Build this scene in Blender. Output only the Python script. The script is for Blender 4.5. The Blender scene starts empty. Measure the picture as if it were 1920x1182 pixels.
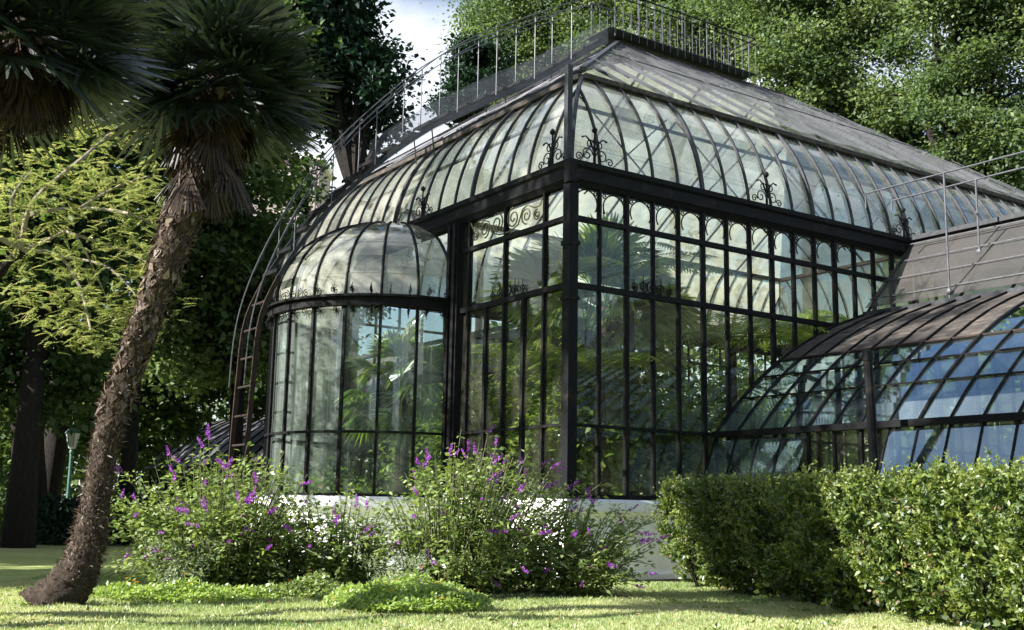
import bpy, math, random
import numpy as np
from mathutils import Matrix, Vector

S = bpy.context.scene
COL = S.collection
RAD = math.radians

# ------------------------------------------------------------------ camera
cam_d = bpy.data.cameras.new('camera')
cam = bpy.data.objects.new('camera', cam_d)
COL.objects.link(cam)
PITCH, ROLL = 0.170698, 0.0184412
fw = Vector((0, math.cos(PITCH), math.sin(PITCH)))
r0 = Vector((1, 0, 0)); u0 = Vector((0, -math.sin(PITCH), math.cos(PITCH)))
rr = r0 * math.cos(ROLL) + u0 * math.sin(ROLL)
uu = -r0 * math.sin(ROLL) + u0 * math.cos(ROLL)
M = Matrix.Identity(4)
for i in range(3):
    M[i][0] = rr[i]; M[i][1] = uu[i]; M[i][2] = -fw[i]
M[0][3], M[1][3], M[2][3] = 0, 0, 1.2
cam.matrix_world = M
cam_d.sensor_width = 36.0
cam_d.lens = 36.0 * 2119.42 / 1920.0
cam_d.clip_end = 2000
S.camera = cam

# ------------------------------------------------------------------ sky, sun, exposure
SUN_EL = RAD(32)
SUN_DIR = Vector((-0.93, -0.37, 0)).normalized()          # towards the sun, in plan
sv = Vector((SUN_DIR.x * math.cos(SUN_EL), SUN_DIR.y * math.cos(SUN_EL), math.sin(SUN_EL)))
world = bpy.data.worlds.new('World'); S.world = world; world.use_nodes = True
nt = world.node_tree; nt.nodes.clear()
sky = nt.nodes.new('ShaderNodeTexSky'); sky.sky_type = 'NISHITA'; sky.sun_disc = False
sky.sun_elevation = SUN_EL
sky.sun_rotation = math.atan2(SUN_DIR.x, SUN_DIR.y)
sky.air_density = 1.0; sky.dust_density = 0.6; sky.ozone_density = 1.0
bg = nt.nodes.new('ShaderNodeBackground'); bg.inputs['Strength'].default_value = 0.062
wo = nt.nodes.new('ShaderNodeOutputWorld')
wtc = nt.nodes.new('ShaderNodeTexCoord'); wmp = nt.nodes.new('ShaderNodeMapping')
wmp.inputs['Scale'].default_value = (1, 1, 1.8); wmp.inputs['Location'].default_value = (15.7, 3.8, 16.0)
wno = nt.nodes.new('ShaderNodeTexNoise'); wno.inputs['Scale'].default_value = 2.0; wno.inputs['Detail'].default_value = 7; wno.inputs['Roughness'].default_value = 0.55
wmr = nt.nodes.new('ShaderNodeMapRange'); wmr.interpolation_type = 'SMOOTHSTEP'
wmr.inputs[1].default_value = 0.455; wmr.inputs[2].default_value = 0.61; wmr.inputs[4].default_value = 0.9
wmx = nt.nodes.new('ShaderNodeMix'); wmx.data_type = 'RGBA'; wmx.inputs[7].default_value = (6.0, 6.3, 6.8, 1)      # thin sunlit cloud
nt.links.new(wtc.outputs['Generated'], wmp.inputs[0]); nt.links.new(wmp.outputs[0], wno.inputs['Vector']); nt.links.new(wno.outputs[0], wmr.inputs[0])
nt.links.new(wmr.outputs[0], wmx.inputs[0]); nt.links.new(sky.outputs[0], wmx.inputs[6])
nt.links.new(wmx.outputs[2], bg.inputs[0]); nt.links.new(bg.outputs[0], wo.inputs[0])
sd = bpy.data.lights.new('sun', 'SUN'); sd.energy = 5.0; sd.angle = RAD(0.53); sd.color = (1.0, 0.95, 0.87)
sun = bpy.data.objects.new('sun', sd); COL.objects.link(sun)
sun.rotation_euler = sv.to_track_quat('Z', 'Y').to_euler()
sun.location = (-20, -12, 30)
S.view_settings.view_transform = 'Standard'; S.view_settings.look = 'None'
S.view_settings.gamma = 1.0; S.view_settings.use_curve_mapping = False
S.view_settings.exposure = 1.72
S.cycles.use_denoising = True
S.cycles.transparent_max_bounces = 40
S.cycles.max_bounces = 8; S.cycles.diffuse_bounces = 3; S.cycles.glossy_bounces = 3
S.cycles.transmission_bounces = 6
S.cycles.caustics_reflective = False; S.cycles.caustics_refractive = False

rng = np.random.default_rng(7)
random.seed(7)

# ------------------------------------------------------------------ materials
MATS = {}
def new_mat(name):
    m = bpy.data.materials.new(name); m.use_nodes = True
    m.node_tree.nodes.clear(); MATS[name] = m
    return m, m.node_tree.nodes, m.node_tree.links
def out(nodes, links, sock):
    o = nodes.new('ShaderNodeOutputMaterial'); links.new(sock, o.inputs['Surface']); return o
def rgb(c): return (c[0], c[1], c[2], 1.0)
def noise(nodes, links, scale, detail=4, rough=0.6, coord='Object', vec_scale=None):
    tc = nodes.new('ShaderNodeTexCoord'); n = nodes.new('ShaderNodeTexNoise')
    n.inputs['Scale'].default_value = scale; n.inputs['Detail'].default_value = detail
    n.inputs['Roughness'].default_value = rough
    if vec_scale:
        mp = nodes.new('ShaderNodeMapping'); mp.inputs['Scale'].default_value = vec_scale
        links.new(tc.outputs[coord], mp.inputs[0]); links.new(mp.outputs[0], n.inputs['Vector'])
    else:
        links.new(tc.outputs[coord], n.inputs['Vector'])
    return n
def ramp(nodes, links, src, stops):
    r = nodes.new('ShaderNodeValToRGB'); e = r.color_ramp.elements
    while len(e) < len(stops): e.new(0.5)
    for k, (p, c) in enumerate(stops):
        e[k].position = p; e[k].color = rgb(c) if len(c) == 3 else c
    links.new(src, r.inputs[0]); return r

def surf(name, stops, scale=3.0, rough=0.7, bump=0.3, bscale=None, metallic=0.0, vec_scale=None, detail=6, dist=0.02, spec=0.3):
    m, n, l = new_mat(name)
    nz = noise(n, l, scale, detail, 0.65, vec_scale=vec_scale)
    r = ramp(n, l, nz.outputs[0], stops)
    p = n.new('ShaderNodeBsdfPrincipled')
    p.inputs['Roughness'].default_value = rough; p.inputs['Metallic'].default_value = metallic
    p.inputs['Specular IOR Level'].default_value = spec
    l.new(r.outputs[0], p.inputs['Base Color'])
    b = n.new('ShaderNodeBump'); b.inputs['Strength'].default_value = bump; b.inputs['Distance'].default_value = dist
    nb = noise(n, l, bscale or scale * 4, 5, 0.7, vec_scale=vec_scale)
    l.new(nb.outputs[0], b.inputs['Height']); l.new(b.outputs[0], p.inputs['Normal'])
    out(n, l, p.outputs[0]); return m

def leafmat(name, cols, trans=0.42, tint=(1.2, 1.22, 0.68), gloss=0.05, rough=0.45):
    """leaf: diffuse + translucent + a thin waxy gloss; hue per leaf from the 'rnd' attribute"""
    m, n, l = new_mat(name)
    at = n.new('ShaderNodeAttribute'); at.attribute_name = 'rnd'
    k = len(cols)
    r = ramp(n, l, at.outputs['Fac'], [((i + 0.0) / max(1, k - 1), c) for i, c in enumerate(cols)])
    d = n.new('ShaderNodeBsdfDiffuse'); t = n.new('ShaderNodeBsdfTranslucent'); g = n.new('ShaderNodeBsdfGlossy')
    g.inputs['Roughness'].default_value = rough; g.inputs['Color'].default_value = (0.9, 0.95, 1, 1)
    mu = n.new('ShaderNodeMix'); mu.data_type = 'RGBA'; mu.blend_type = 'MULTIPLY'; mu.inputs[0].default_value = 1
    l.new(r.outputs[0], mu.inputs[6]); mu.inputs[7].default_value = rgb(tint)
    l.new(r.outputs[0], d.inputs[0]); l.new(mu.outputs[2], t.inputs[0])
    m1 = n.new('ShaderNodeMixShader'); m1.inputs[0].default_value = trans
    l.new(d.outputs[0], m1.inputs[1]); l.new(t.outputs[0], m1.inputs[2])
    m2 = n.new('ShaderNodeMixShader'); m2.inputs[0].default_value = gloss
    l.new(m1.outputs[0], m2.inputs[1]); l.new(g.outputs[0], m2.inputs[2])
    out(n, l, m2.outputs[0]); return m

def glassmat(name, dirt, dirt_col, ior=1.52, tint=(0.93, 0.97, 0.95), boost=1.0, streak=(4, 4, 0.5), scale=1.0, dmin=0.0, trans_share=0.6, rough=0.02, pane_var=0.35, refl=(1, 1, 1)):
    """thin sheet of old glass: see-through, Fresnel reflection, streaky film of dirt / whitewash"""
    m, n, l = new_mat(name)
    tr = n.new('ShaderNodeBsdfTransparent'); tr.inputs[0].default_value = rgb(tint)
    gl = n.new('ShaderNodeBsdfGlossy'); gl.inputs['Roughness'].default_value = rough; gl.inputs['Color'].default_value = rgb(refl)
    fr = n.new('ShaderNodeFresnel'); fr.inputs['IOR'].default_value = ior
    mf = n.new('ShaderNodeMath'); mf.operation = 'MULTIPLY'; mf.inputs[1].default_value = boost; mf.use_clamp = True
    l.new(fr.outputs[0], mf.inputs[0])
    ge = n.new('ShaderNodeNewGeometry'); mi = n.new('ShaderNodeMix'); mi.data_type = 'FLOAT'   # same reflectance on both faces of the sheet
    mi.inputs[2].default_value = ior; mi.inputs[3].default_value = 1.0 / ior
    l.new(ge.outputs['Backfacing'], mi.inputs[0]); l.new(mi.outputs[0], fr.inputs['IOR'])
    df = n.new('ShaderNodeBsdfDiffuse'); tl = n.new('ShaderNodeBsdfTranslucent')
    nz = noise(n, l, scale, 4, 0.55, vec_scale=streak)
    nz2 = noise(n, l, 0.9, 3, 0.5)
    oi = n.new('ShaderNodeObjectInfo')
    ad = n.new('ShaderNodeMath'); ad.operation = 'ADD'; l.new(nz.outputs[0], ad.inputs[0]); l.new(nz2.outputs[0], ad.inputs[1])
    ad2 = n.new('ShaderNodeMath'); ad2.operation = 'MULTIPLY_ADD'; ad2.inputs[1].default_value = pane_var
    l.new(oi.outputs['Random'], ad2.inputs[0]); l.new(ad.outputs[0], ad2.inputs[2])
    mr = n.new('ShaderNodeMapRange'); mr.inputs[1].default_value = 0.75; mr.inputs[2].default_value = 1.5 + pane_var * 0.4
    mr.inputs[3].default_value = dmin; mr.inputs[4].default_value = dirt
    l.new(ad2.outputs[0], mr.inputs[0])
    cr = ramp(n, l, nz.outputs[0], [(0.25, tuple(c * 0.6 for c in dirt_col)), (0.7, dirt_col)])
    l.new(cr.outputs[0], df.inputs[0]); l.new(cr.outputs[0], tl.inputs[0])
    md = n.new('ShaderNodeMixShader'); md.inputs[0].default_value = trans_share
    l.new(df.outputs[0], md.inputs[1]); l.new(tl.outputs[0], md.inputs[2])
    m1 = n.new('ShaderNodeMixShader'); l.new(mr.outputs[0], m1.inputs[0])
    l.new(tr.outputs[0], m1.inputs[1]); l.new(md.outputs[0], m1.inputs[2])
    m2 = n.new('ShaderNodeMixShader'); l.new(mf.outputs[0], m2.inputs[0])
    l.new(m1.outputs[0], m2.inputs[1]); l.new(gl.outputs[0], m2.inputs[2])
    out(n, l, m2.outputs[0]); return m

def netmat(name, col, cover):
    """fine wire netting too far away to tell the wires apart"""
    m, n, l = new_mat(name)
    tr = n.new('ShaderNodeBsdfTransparent'); df = n.new('ShaderNodeBsdfDiffuse'); df.inputs[0].default_value = rgb(col)
    nz = noise(n, l, 0.9, 4, 0.6)
    mr = n.new('ShaderNodeMapRange'); mr.inputs[1].default_value = 0.3; mr.inputs[2].default_value = 0.7
    mr.inputs[3].default_value = cover * 0.5; mr.inputs[4].default_value = min(1, cover * 1.5)
    l.new(nz.outputs[0], mr.inputs[0])
    mx = n.new('ShaderNodeMixShader'); l.new(mr.outputs[0], mx.inputs[0])
    l.new(tr.outputs[0], mx.inputs[1]); l.new(df.outputs[0], mx.inputs[2])
    out(n, l, mx.outputs[0]); return m

iron = surf('iron_paint', [(0.3, (0.004, 0.0045, 0.006)), (0.58, (0.009, 0.0095, 0.011)), (0.72, (0.04, 0.025, 0.017))], 5, 0.6, 0.25, 40, spec=0.12)
iron_blue = surf('iron_blue_grey', [(0.3, (0.018, 0.02, 0.026)), (0.7, (0.05, 0.054, 0.062)), (0.85, (0.10, 0.07, 0.05))], 7, 0.5, 0.2, 30, spec=0.2)
rust = surf('rusty_iron', [(0.3, (0.012, 0.009, 0.009)), (0.6, (0.035, 0.02, 0.016)), (0.8, (0.085, 0.052, 0.038))], 8, 0.8, 0.4, 30)
galv = surf('galvanised_pipe', [(0.3, (0.045, 0.048, 0.058)), (0.7, (0.11, 0.113, 0.13))], 6, 0.45, 0.1, 30, metallic=0.3)
ochre_iron = surf('ochre_ironwork', [(0.3, (0.09, 0.085, 0.045)), (0.7, (0.19, 0.175, 0.10))], 12, 0.6, 0.2, 40)
def plaster_mat():
    m, n, l = new_mat('white_plaster')
    a = noise(n, l, 1.3, 6, 0.65); st = noise(n, l, 1.0, 5, 0.6, vec_scale=(7, 7, 0.5)); f = noise(n, l, 22, 5, 0.7)
    r = ramp(n, l, a.outputs[0], [(0.3, (0.74, 0.75, 0.76)), (0.6, (0.86, 0.865, 0.875))])
    r2 = ramp(n, l, st.outputs[0], [(0.28, (0.40, 0.40, 0.36)), (0.42, (1, 1, 1))])
    mx = n.new('ShaderNodeMix'); mx.data_type = 'RGBA'; mx.blend_type = 'MULTIPLY'; mx.inputs[0].default_value = 0.75
    l.new(r.outputs[0], mx.inputs[6]); l.new(r2.outputs[0], mx.inputs[7])
    r3 = ramp(n, l, f.outputs[0], [(0.22, (0.35, 0.34, 0.3)), (0.34, (1, 1, 1))])      # chipped flecks
    m2 = n.new('ShaderNodeMix'); m2.data_type = 'RGBA'; m2.blend_type = 'MULTIPLY'; m2.inputs[0].default_value = 0.6
    l.new(mx.outputs[2], m2.inputs[6]); l.new(r3.outputs[0], m2.inputs[7])
    p = n.new('ShaderNodeBsdfPrincipled'); p.inputs['Roughness'].default_value = 0.85; l.new(m2.outputs[2], p.inputs['Base Color'])
    b = n.new('ShaderNodeBump'); b.inputs['Strength'].default_value = 0.35; b.inputs['Distance'].default_value = 0.015
    l.new(f.outputs[0], b.inputs['Height']); l.new(b.outputs[0], p.inputs['Normal']); out(n, l, p.outputs[0]); return m
plaster = plaster_mat()
boards = surf('weathered_boards', [(0.3, (0.022, 0.02, 0.019)), (0.55, (0.06, 0.052, 0.047)), (0.78, (0.2, 0.17, 0.145))], 2.6, 0.85, 0.5, 22, vec_scale=(3.5, 1, 3.5))
boards_dark = surf('dark_sheet_roof', [(0.3, (0.03, 0.033, 0.04)), (0.6, (0.07, 0.068, 0.07)), (0.78, (0.2, 0.175, 0.15))], 1.6, 0.75, 0.4, 16, vec_scale=(2.5, 1, 2.5))
bark = surf('bark_dark', [(0.3, (0.006, 0.005, 0.005)), (0.6, (0.02, 0.016, 0.014)), (0.8, (0.06, 0.05, 0.04))], 5, 0.95, 0.9, 14, vec_scale=(3, 3, 0.8), dist=0.06)
bark_pale = surf('bark_pale', [(0.3, (0.14, 0.12, 0.1)), (0.7, (0.33, 0.29, 0.24))], 6, 0.9, 0.5, 20)
palm_bark = surf('palm_bark', [(0.3, (0.018, 0.013, 0.010)), (0.55, (0.06, 0.044, 0.034)), (0.8, (0.15, 0.115, 0.09))], 7, 0.95, 1.0, 20, vec_scale=(1.5, 1.5, 1.0), dist=0.05)
soil = surf('soil', [(0.3, (0.025, 0.018, 0.012)), (0.7, (0.09, 0.065, 0.045))], 2.5, 1.0, 0.8, 14, dist=0.05)
lamp_green = surf('lamp_green_paint', [(0.3, (0.05, 0.13, 0.1)), (0.7, (0.1, 0.22, 0.17))], 6, 0.5, 0.1)
black_iron = surf('black_bin_paint', [(0.3, (0.008, 0.008, 0.009)), (0.7, (0.02, 0.02, 0.022))], 6, 0.5, 0.1)
pink_wall = surf('pink_render', [(0.3, (0.3, 0.25, 0.25)), (0.7, (0.38, 0.32, 0.315))], 0.6, 0.9, 0.1)
white_trim = surf('white_trim', [(0.3, (0.6, 0.58, 0.55)), (0.7, (0.75, 0.73, 0.7))], 0.6, 0.9, 0.1)
dark_pane = surf('dark_window', [(0.3, (0.02, 0.025, 0.03)), (0.7, (0.05, 0.055, 0.06))], 1, 0.15, 0.0)
stone_m = surf('mossy_rock', [(0.3, (0.05, 0.05, 0.04)), (0.7, (0.2, 0.18, 0.15))], 3, 0.95, 0.8, 12, dist=0.06)
frost_m = surf('lamp_glass_frost', [(0.3, (0.62, 0.63, 0.6)), (0.7, (0.78, 0.78, 0.75))], 5, 0.3, 0.0)

g_wall = glassmat('glass_wall_pane', 0.06, (0.62, 0.62, 0.5), dmin=0.0, boost=0.65, tint=(0.95, 0.97, 0.92))
g_apse = glassmat('glass_apse_pane', 0.3, (0.66, 0.74, 0.72), dmin=0.01, boost=1.2)
g_cove = glassmat('glass_cove_whitewashed', 0.46, (0.82, 0.80, 0.72), dmin=0.02, boost=1.2, streak=(2.6, 2.6, 2.6), trans_share=0.6, pane_var=0.6)
g_roof = glassmat('glass_roof_whitewashed', 0.1, (0.84, 0.82, 0.72), dmin=0.0, boost=0.2, streak=(2, 2, 2), trans_share=0.7)
g_wing = glassmat('glass_wing_pane', 0.10, (0.4, 0.5, 0.62), dmin=0.01, boost=3.2, refl=(0.72, 0.88, 1.0), streak=(2, 2, 2))  # film and gloss tinted blue to deepen the sky's reflection
g_far = glassmat('glass_far_whitewashed', 0.62, (0.83, 0.81, 0.70), dmin=0.22, boost=0.6, streak=(2, 2, 2), trans_share=0.65)
net_m = netmat('wire_net', (0.36, 0.355, 0.39), 0.22)
net_dk = netmat('dark_shade_net', (0.075, 0.07, 0.07), 0.5)

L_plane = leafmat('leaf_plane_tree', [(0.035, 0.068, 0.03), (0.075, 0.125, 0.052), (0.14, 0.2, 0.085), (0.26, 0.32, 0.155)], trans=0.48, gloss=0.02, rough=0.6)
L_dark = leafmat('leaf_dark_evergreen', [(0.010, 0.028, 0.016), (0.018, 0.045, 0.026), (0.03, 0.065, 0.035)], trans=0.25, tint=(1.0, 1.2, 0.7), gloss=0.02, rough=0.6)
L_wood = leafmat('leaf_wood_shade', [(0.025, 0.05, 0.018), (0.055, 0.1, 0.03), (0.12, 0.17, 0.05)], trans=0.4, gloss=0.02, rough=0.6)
L_acacia = leafmat('leaf_feathery', [(0.16, 0.22, 0.08), (0.28, 0.34, 0.12), (0.44, 0.46, 0.2), (0.5, 0.4, 0.22)], trans=0.45, tint=(1.1, 1.15, 0.75))
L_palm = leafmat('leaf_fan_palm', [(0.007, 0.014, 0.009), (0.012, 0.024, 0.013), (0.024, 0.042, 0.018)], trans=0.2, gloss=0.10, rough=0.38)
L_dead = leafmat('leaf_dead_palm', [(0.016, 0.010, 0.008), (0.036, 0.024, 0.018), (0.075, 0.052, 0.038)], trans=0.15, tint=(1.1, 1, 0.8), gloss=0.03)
L_fibre = leafmat('palm_fibre', [(0.03, 0.02, 0.014), (0.065, 0.046, 0.034), (0.12, 0.09, 0.068), (0.24, 0.19, 0.15)], trans=0.1, tint=(1, 1, 1), gloss=0.02)
L_salvia = leafmat('leaf_salvia', [(0.08, 0.14, 0.035), (0.16, 0.24, 0.06), (0.25, 0.33, 0.10), (0.34, 0.40, 0.18)], trans=0.42, gloss=0.05)
L_flower = leafmat('salvia_flower', [(0.17, 0.025, 0.28), (0.29, 0.05, 0.42), (0.5, 0.2, 0.58)], trans=0.4, tint=(1.2, 1, 1.2), gloss=0.03)
L_bract = leafmat('salvia_bract', [(0.34, 0.2, 0.28), (0.45, 0.3, 0.35)], trans=0.3, tint=(1, 1, 1), gloss=0.02)
L_stem = leafmat('green_stem', [(0.10, 0.11, 0.05), (0.2, 0.17, 0.09)], trans=0.0, tint=(1, 1, 1), gloss=0.03)
L_cover = leafmat('leaf_ground_cover', [(0.17, 0.27, 0.05), (0.28, 0.4, 0.09), (0.38, 0.47, 0.16)], trans=0.45)
L_silver = leafmat('leaf_silver_tuft', [(0.2, 0.26, 0.16), (0.32, 0.38, 0.27)], trans=0.35)
L_orange = leafmat('orange_flower', [(0.8, 0.28, 0.02), (0.85, 0.45, 0.03)], trans=0.3, tint=(1, 1, 1))
L_hedge = leafmat('leaf_hedge', [(0.02, 0.042, 0.010), (0.055, 0.098, 0.018), (0.13, 0.185, 0.033), (0.28, 0.32, 0.07)], trans=0.4, gloss=0.04, rough=0.5)
L_hedge_dry = leafmat('leaf_hedge_dry', [(0.13, 0.08, 0.04), (0.24, 0.17, 0.09)], trans=0.2)
L_grass = leafmat('grass_blade', [(0.16, 0.25, 0.08), (0.29, 0.37, 0.15), (0.44, 0.47, 0.24), (0.58, 0.52, 0.34)], trans=0.4, tint=(1.1, 1.1, 0.6), gloss=0.04)
L_inside = leafmat('leaf_hothouse', [(0.05, 0.10, 0.02), (0.12, 0.2, 0.035), (0.24, 0.33, 0.07), (0.38, 0.42, 0.14)], trans=0.5, gloss=0.09, rough=0.35)
L_litter = leafmat('dry_leaf', [(0.2, 0.1, 0.04), (0.36, 0.24, 0.12), (0.42, 0.32, 0.2)], trans=0.1)

# lawn
def lawn_mat():
    m, n, l = new_mat('lawn')
    a = noise(n, l, 0.22, 5, 0.6); b = noise(n, l, 3.2, 6, 0.7); c = noise(n, l, 40, 4, 0.7)
    r1 = ramp(n, l, a.outputs[0], [(0.38, (0.17, 0.24, 0.07)), (0.52, (0.29, 0.33, 0.12)), (0.66, (0.46, 0.4, 0.24))])
    r2 = ramp(n, l, b.outputs[0], [(0.3, (0.14, 0.21, 0.06)), (0.55, (0.3, 0.34, 0.13)), (0.75, (0.48, 0.42, 0.26))])
    mx = n.new('ShaderNodeMix'); mx.data_type = 'RGBA'; mx.inputs[0].default_value = 0.55
    l.new(r1.outputs[0], mx.inputs[6]); l.new(r2.outputs[0], mx.inputs[7])
    m2 = n.new('ShaderNodeMix'); m2.data_type = 'RGBA'; m2.blend_type = 'OVERLAY'; m2.inputs[0].default_value = 0.5
    l.new(mx.outputs[2], m2.inputs[6]); l.new(c.outputs[0], m2.inputs[7])
    p = n.new('ShaderNodeBsdfPrincipled'); p.inputs['Roughness'].default_value = 0.95
    p.inputs['Specular IOR Level'].default_value = 0.15
    l.new(m2.outputs[2], p.inputs['Base Color'])
    bp = n.new('ShaderNodeBump'); bp.inputs['Strength'].default_value = 0.7; bp.inputs['Distance'].default_value = 0.04
    l.new(c.outputs[0], bp.inputs['Height']); l.new(bp.outputs[0], p.inputs['Normal'])
    out(n, l, p.outputs[0]); return m
lawn_m = lawn_mat()

# ------------------------------------------------------------------ mesh helpers
def link(o, parent=None):
    COL.objects.link(o)
    if parent is not None: o.parent = parent
    return o
def empty(name, parent=None, loc=(0, 0, 0), rotz=0.0):
    o = bpy.data.objects.new(name, None); o.empty_display_size = 0.3
    o.location = loc; o.rotation_euler = (0, 0, rotz); return link(o, parent)
def tag(o, label=None, cat=None, group=None, kind=None):
    if label: o['label'] = label
    if cat: o['category'] = cat
    if group: o['group'] = group
    if kind: o['kind'] = kind
    return o
def place(name, mesh, parent=None, loc=(0, 0, 0), rot=(0, 0, 0), scale=None):
    o = bpy.data.objects.new(name, mesh); o.location = loc; o.rotation_euler = rot
    if scale: o.scale = scale
    return link(o, parent)

class MB:
    def __init__(self): self.v = []; self.f = []
    def add(self, vs, fs):
        k = len(self.v); self.v.extend([tuple(map(float, p)) for p in vs]); self.f.extend([tuple(i + k for i in f) for f in fs]); return self
    def box(self, c, s, rz=0.0):
        hx, hy, hz = s[0] / 2, s[1] / 2, s[2] / 2; cs, sn = math.cos(rz), math.sin(rz); vs = []
        for z in (-hz, hz):
            for x, y in ((-hx, -hy), (hx, -hy), (hx, hy), (-hx, hy)):
                vs.append((c[0] + x * cs - y * sn, c[1] + x * sn + y * cs, c[2] + z))
        return self.add(vs, [(3, 2, 1, 0), (4, 5, 6, 7), (0, 1, 5, 4), (1, 2, 6, 5), (2, 3, 7, 6), (3, 0, 4, 7)])
    def bar(self, p, q, w, h, up=(0, 0, 1)):
        p = Vector(p); q = Vector(q); d = (q - p).normalized(); up = Vector(up)
        if abs(d.dot(up)) > 0.98: up = Vector((1, 0, 0))
        s = d.cross(up).normalized() * (w / 2); t = s.cross(d).normalized() * (h / 2)
        vs = [p - s - t, p + s - t, p + s + t, p - s + t, q - s - t, q + s - t, q + s + t, q - s + t]
        return self.add(vs, [(0, 1, 2, 3), (7, 6, 5, 4), (4, 5, 1, 0), (5, 6, 2, 1), (6, 7, 3, 2), (7, 4, 0, 3)])
    def tube(self, pts, rad, n=6, cap=True):
        pts = [Vector(p) for p in pts]; N = len(pts)
        rs = rad if hasattr(rad, '__len__') else [rad] * N
        t0 = (pts[1] - pts[0]).normalized()
        a = Vector((0, 0, 1)) if abs(t0.z) < 0.9 else Vector((1, 0, 0))
        x = t0.cross(a).normalized(); vs = []; fs = []
        for i in range(N):
            t = (pts[min(i + 1, N - 1)] - pts[max(i - 1, 0)]).normalized()
            x = (x - t * x.dot(t)).normalized(); y = t.cross(x)
            for k in range(n):
                an = 2 * math.pi * k / n
                vs.append(pts[i] + (x * math.cos(an) + y * math.sin(an)) * rs[i])
        for i in range(N - 1):
            for k in range(n):
                fs.append((i * n + k, i * n + (k + 1) % n, (i + 1) * n + (k + 1) % n, (i + 1) * n + k))
        if cap: fs.append(tuple(range(n - 1, -1, -1))); fs.append(tuple(range((N - 1) * n, N * n)))
        return self.add(vs, fs)
    def lathe(self, prof, n=12, c=(0, 0, 0)):
        vs = []; fs = []
        for r, z in prof:
            for k in range(n):
                a = 2 * math.pi * k / n; vs.append((c[0] + r * math.cos(a), c[1] + r * math.sin(a), c[2] + z))
        for i in range(len(prof) - 1):
            for k in range(n): fs.append((i * n + k, i * n + (k + 1) % n, (i + 1) * n + (k + 1) % n, (i + 1) * n + k))
        fs.append(tuple(range(n - 1, -1, -1))); fs.append(tuple(range((len(prof) - 1) * n, len(prof) * n)))
        return self.add(vs, fs)
    def strip(self, prof, thick_dir, thick, fmap):
        """closed slab from a polyline prof of (a, b, ...) handled by caller"""
        raise NotImplementedError
    def mesh(self, name, mat, smooth=False):
        me = bpy.data.meshes.new(name); me.from_pydata(self.v, [], self.f); me.materials.append(mat)
        if smooth: me.polygons.foreach_set('use_smooth', [True] * len(me.polygons))
        me.update(); return me
    def build(self, name, mat, parent=None, smooth=False, **kw):
        return place(name, self.mesh(name, mat, smooth), parent, **kw)

_BOX = {}
def boxmesh(sx, sy, sz, mat, name):
    k = (round(sx, 4), round(sy, 4), round(sz, 4), mat.name)
    if k not in _BOX: _BOX[k] = MB().box((0, 0, 0), (sx, sy, sz)).mesh(name, mat)
    return _BOX[k]
def boxobj(name, c, s, mat, parent, rot=(0, 0, 0)):
    return place(name, boxmesh(s[0], s[1], s[2], mat, name), parent, c, rot)

def polymesh(name, V, F, mat, rnd=None):
    """fast mesh from arrays: V (n,3), F (m,k)"""
    me = bpy.data.meshes.new(name)
    V = np.asarray(V, np.float32); F = np.asarray(F, np.int32)
    m, k = F.shape
    me.vertices.add(len(V)); me.vertices.foreach_set('co', V.ravel())
    me.loops.add(m * k); me.loops.foreach_set('vertex_index', F.ravel())
    me.polygons.add(m); me.polygons.foreach_set('loop_start', np.arange(0, m * k, k, dtype=np.int32))
    me.polygons.foreach_set('loop_total', np.full(m, k, np.int32))
    me.materials.append(mat)
    if rnd is not None:
        at = me.attributes.new('rnd', 'FLOAT', 'POINT'); at.data.foreach_set('value', np.asarray(rnd, np.float32))
    me.update(calc_edges=True); return me

def unit(a): return a / np.maximum(np.linalg.norm(a, axis=-1, keepdims=True), 1e-9)
def rand_dirs(n): return unit(rng.normal(size=(n, 3)))

def leafquads(P, D, L, Wd, N=None, rnd=None):
    """one pointed four-cornered leaf per point: P base, D direction, L length, Wd width"""
    n = len(P); D = unit(D)
    if N is None: N = rand_dirs(n)
    Sx = unit(np.cross(D, N)); up = unit(np.cross(Sx, D))
    L = np.broadcast_to(L, (n,))[:, None]; Wd = np.broadcast_to(Wd, (n,))[:, None]
    V = np.empty((n, 4, 3))
    V[:, 0] = P; V[:, 1] = P + D * L * 0.45 + Sx * Wd * 0.5 + up * Wd * 0.12
    V[:, 2] = P + D * L - up * L * 0.08; V[:, 3] = P + D * L * 0.45 - Sx * Wd * 0.5 + up * Wd * 0.12
    F = np.arange(n * 4).reshape(n, 4)
    if rnd is None: rnd = rng.random(n)
    return V.reshape(-1, 3), F, np.repeat(rnd, 4)

def merge(parts):
    V = []; F = []; R = []; k = 0
    for v, f, r in parts:
        V.append(v); F.append(f + k); R.append(r); k += len(v)
    return np.concatenate(V), np.concatenate(F), np.concatenate(R)

# ================================================================== THE SETTING
def gz(x, y):
    """gentle unevenness of the lawn near the shrubs"""
    w = np.clip((7.5 - np.abs(x + 0.5)) / 2, 0, 1) * np.clip((6 - np.abs(y - 14.2)) / 2, 0, 1)
    return w * 0.022 * (np.sin(x * 1.7 + 0.8 * y) + 0.7 * np.sin(x * 3.1 - 2.3 * y + 1) + 0.5 * np.sin(5.3 * y + 2.1 * x))
xs = np.r_[-400, -60, -14, np.arange(-10, 9.01, 0.2), 14, 60, 400]; ys = np.r_[-200, -30, 4, np.arange(7, 21.01, 0.2), 30, 90, 600]
X_, Y_ = np.meshgrid(xs, ys); GV = np.c_[X_.ravel(), Y_.ravel(), gz(X_.ravel(), Y_.ravel())]
nx_ = len(xs); jj, ii = np.meshgrid(np.arange(len(ys) - 1), np.arange(nx_ - 1), indexing='ij'); k0 = (jj * nx_ + ii).ravel()
me = polymesh('ground', GV, np.c_[k0, k0 + 1, k0 + nx_ + 1, k0 + nx_], lawn_m)
tag(place('ground', me), kind='structure')

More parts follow.
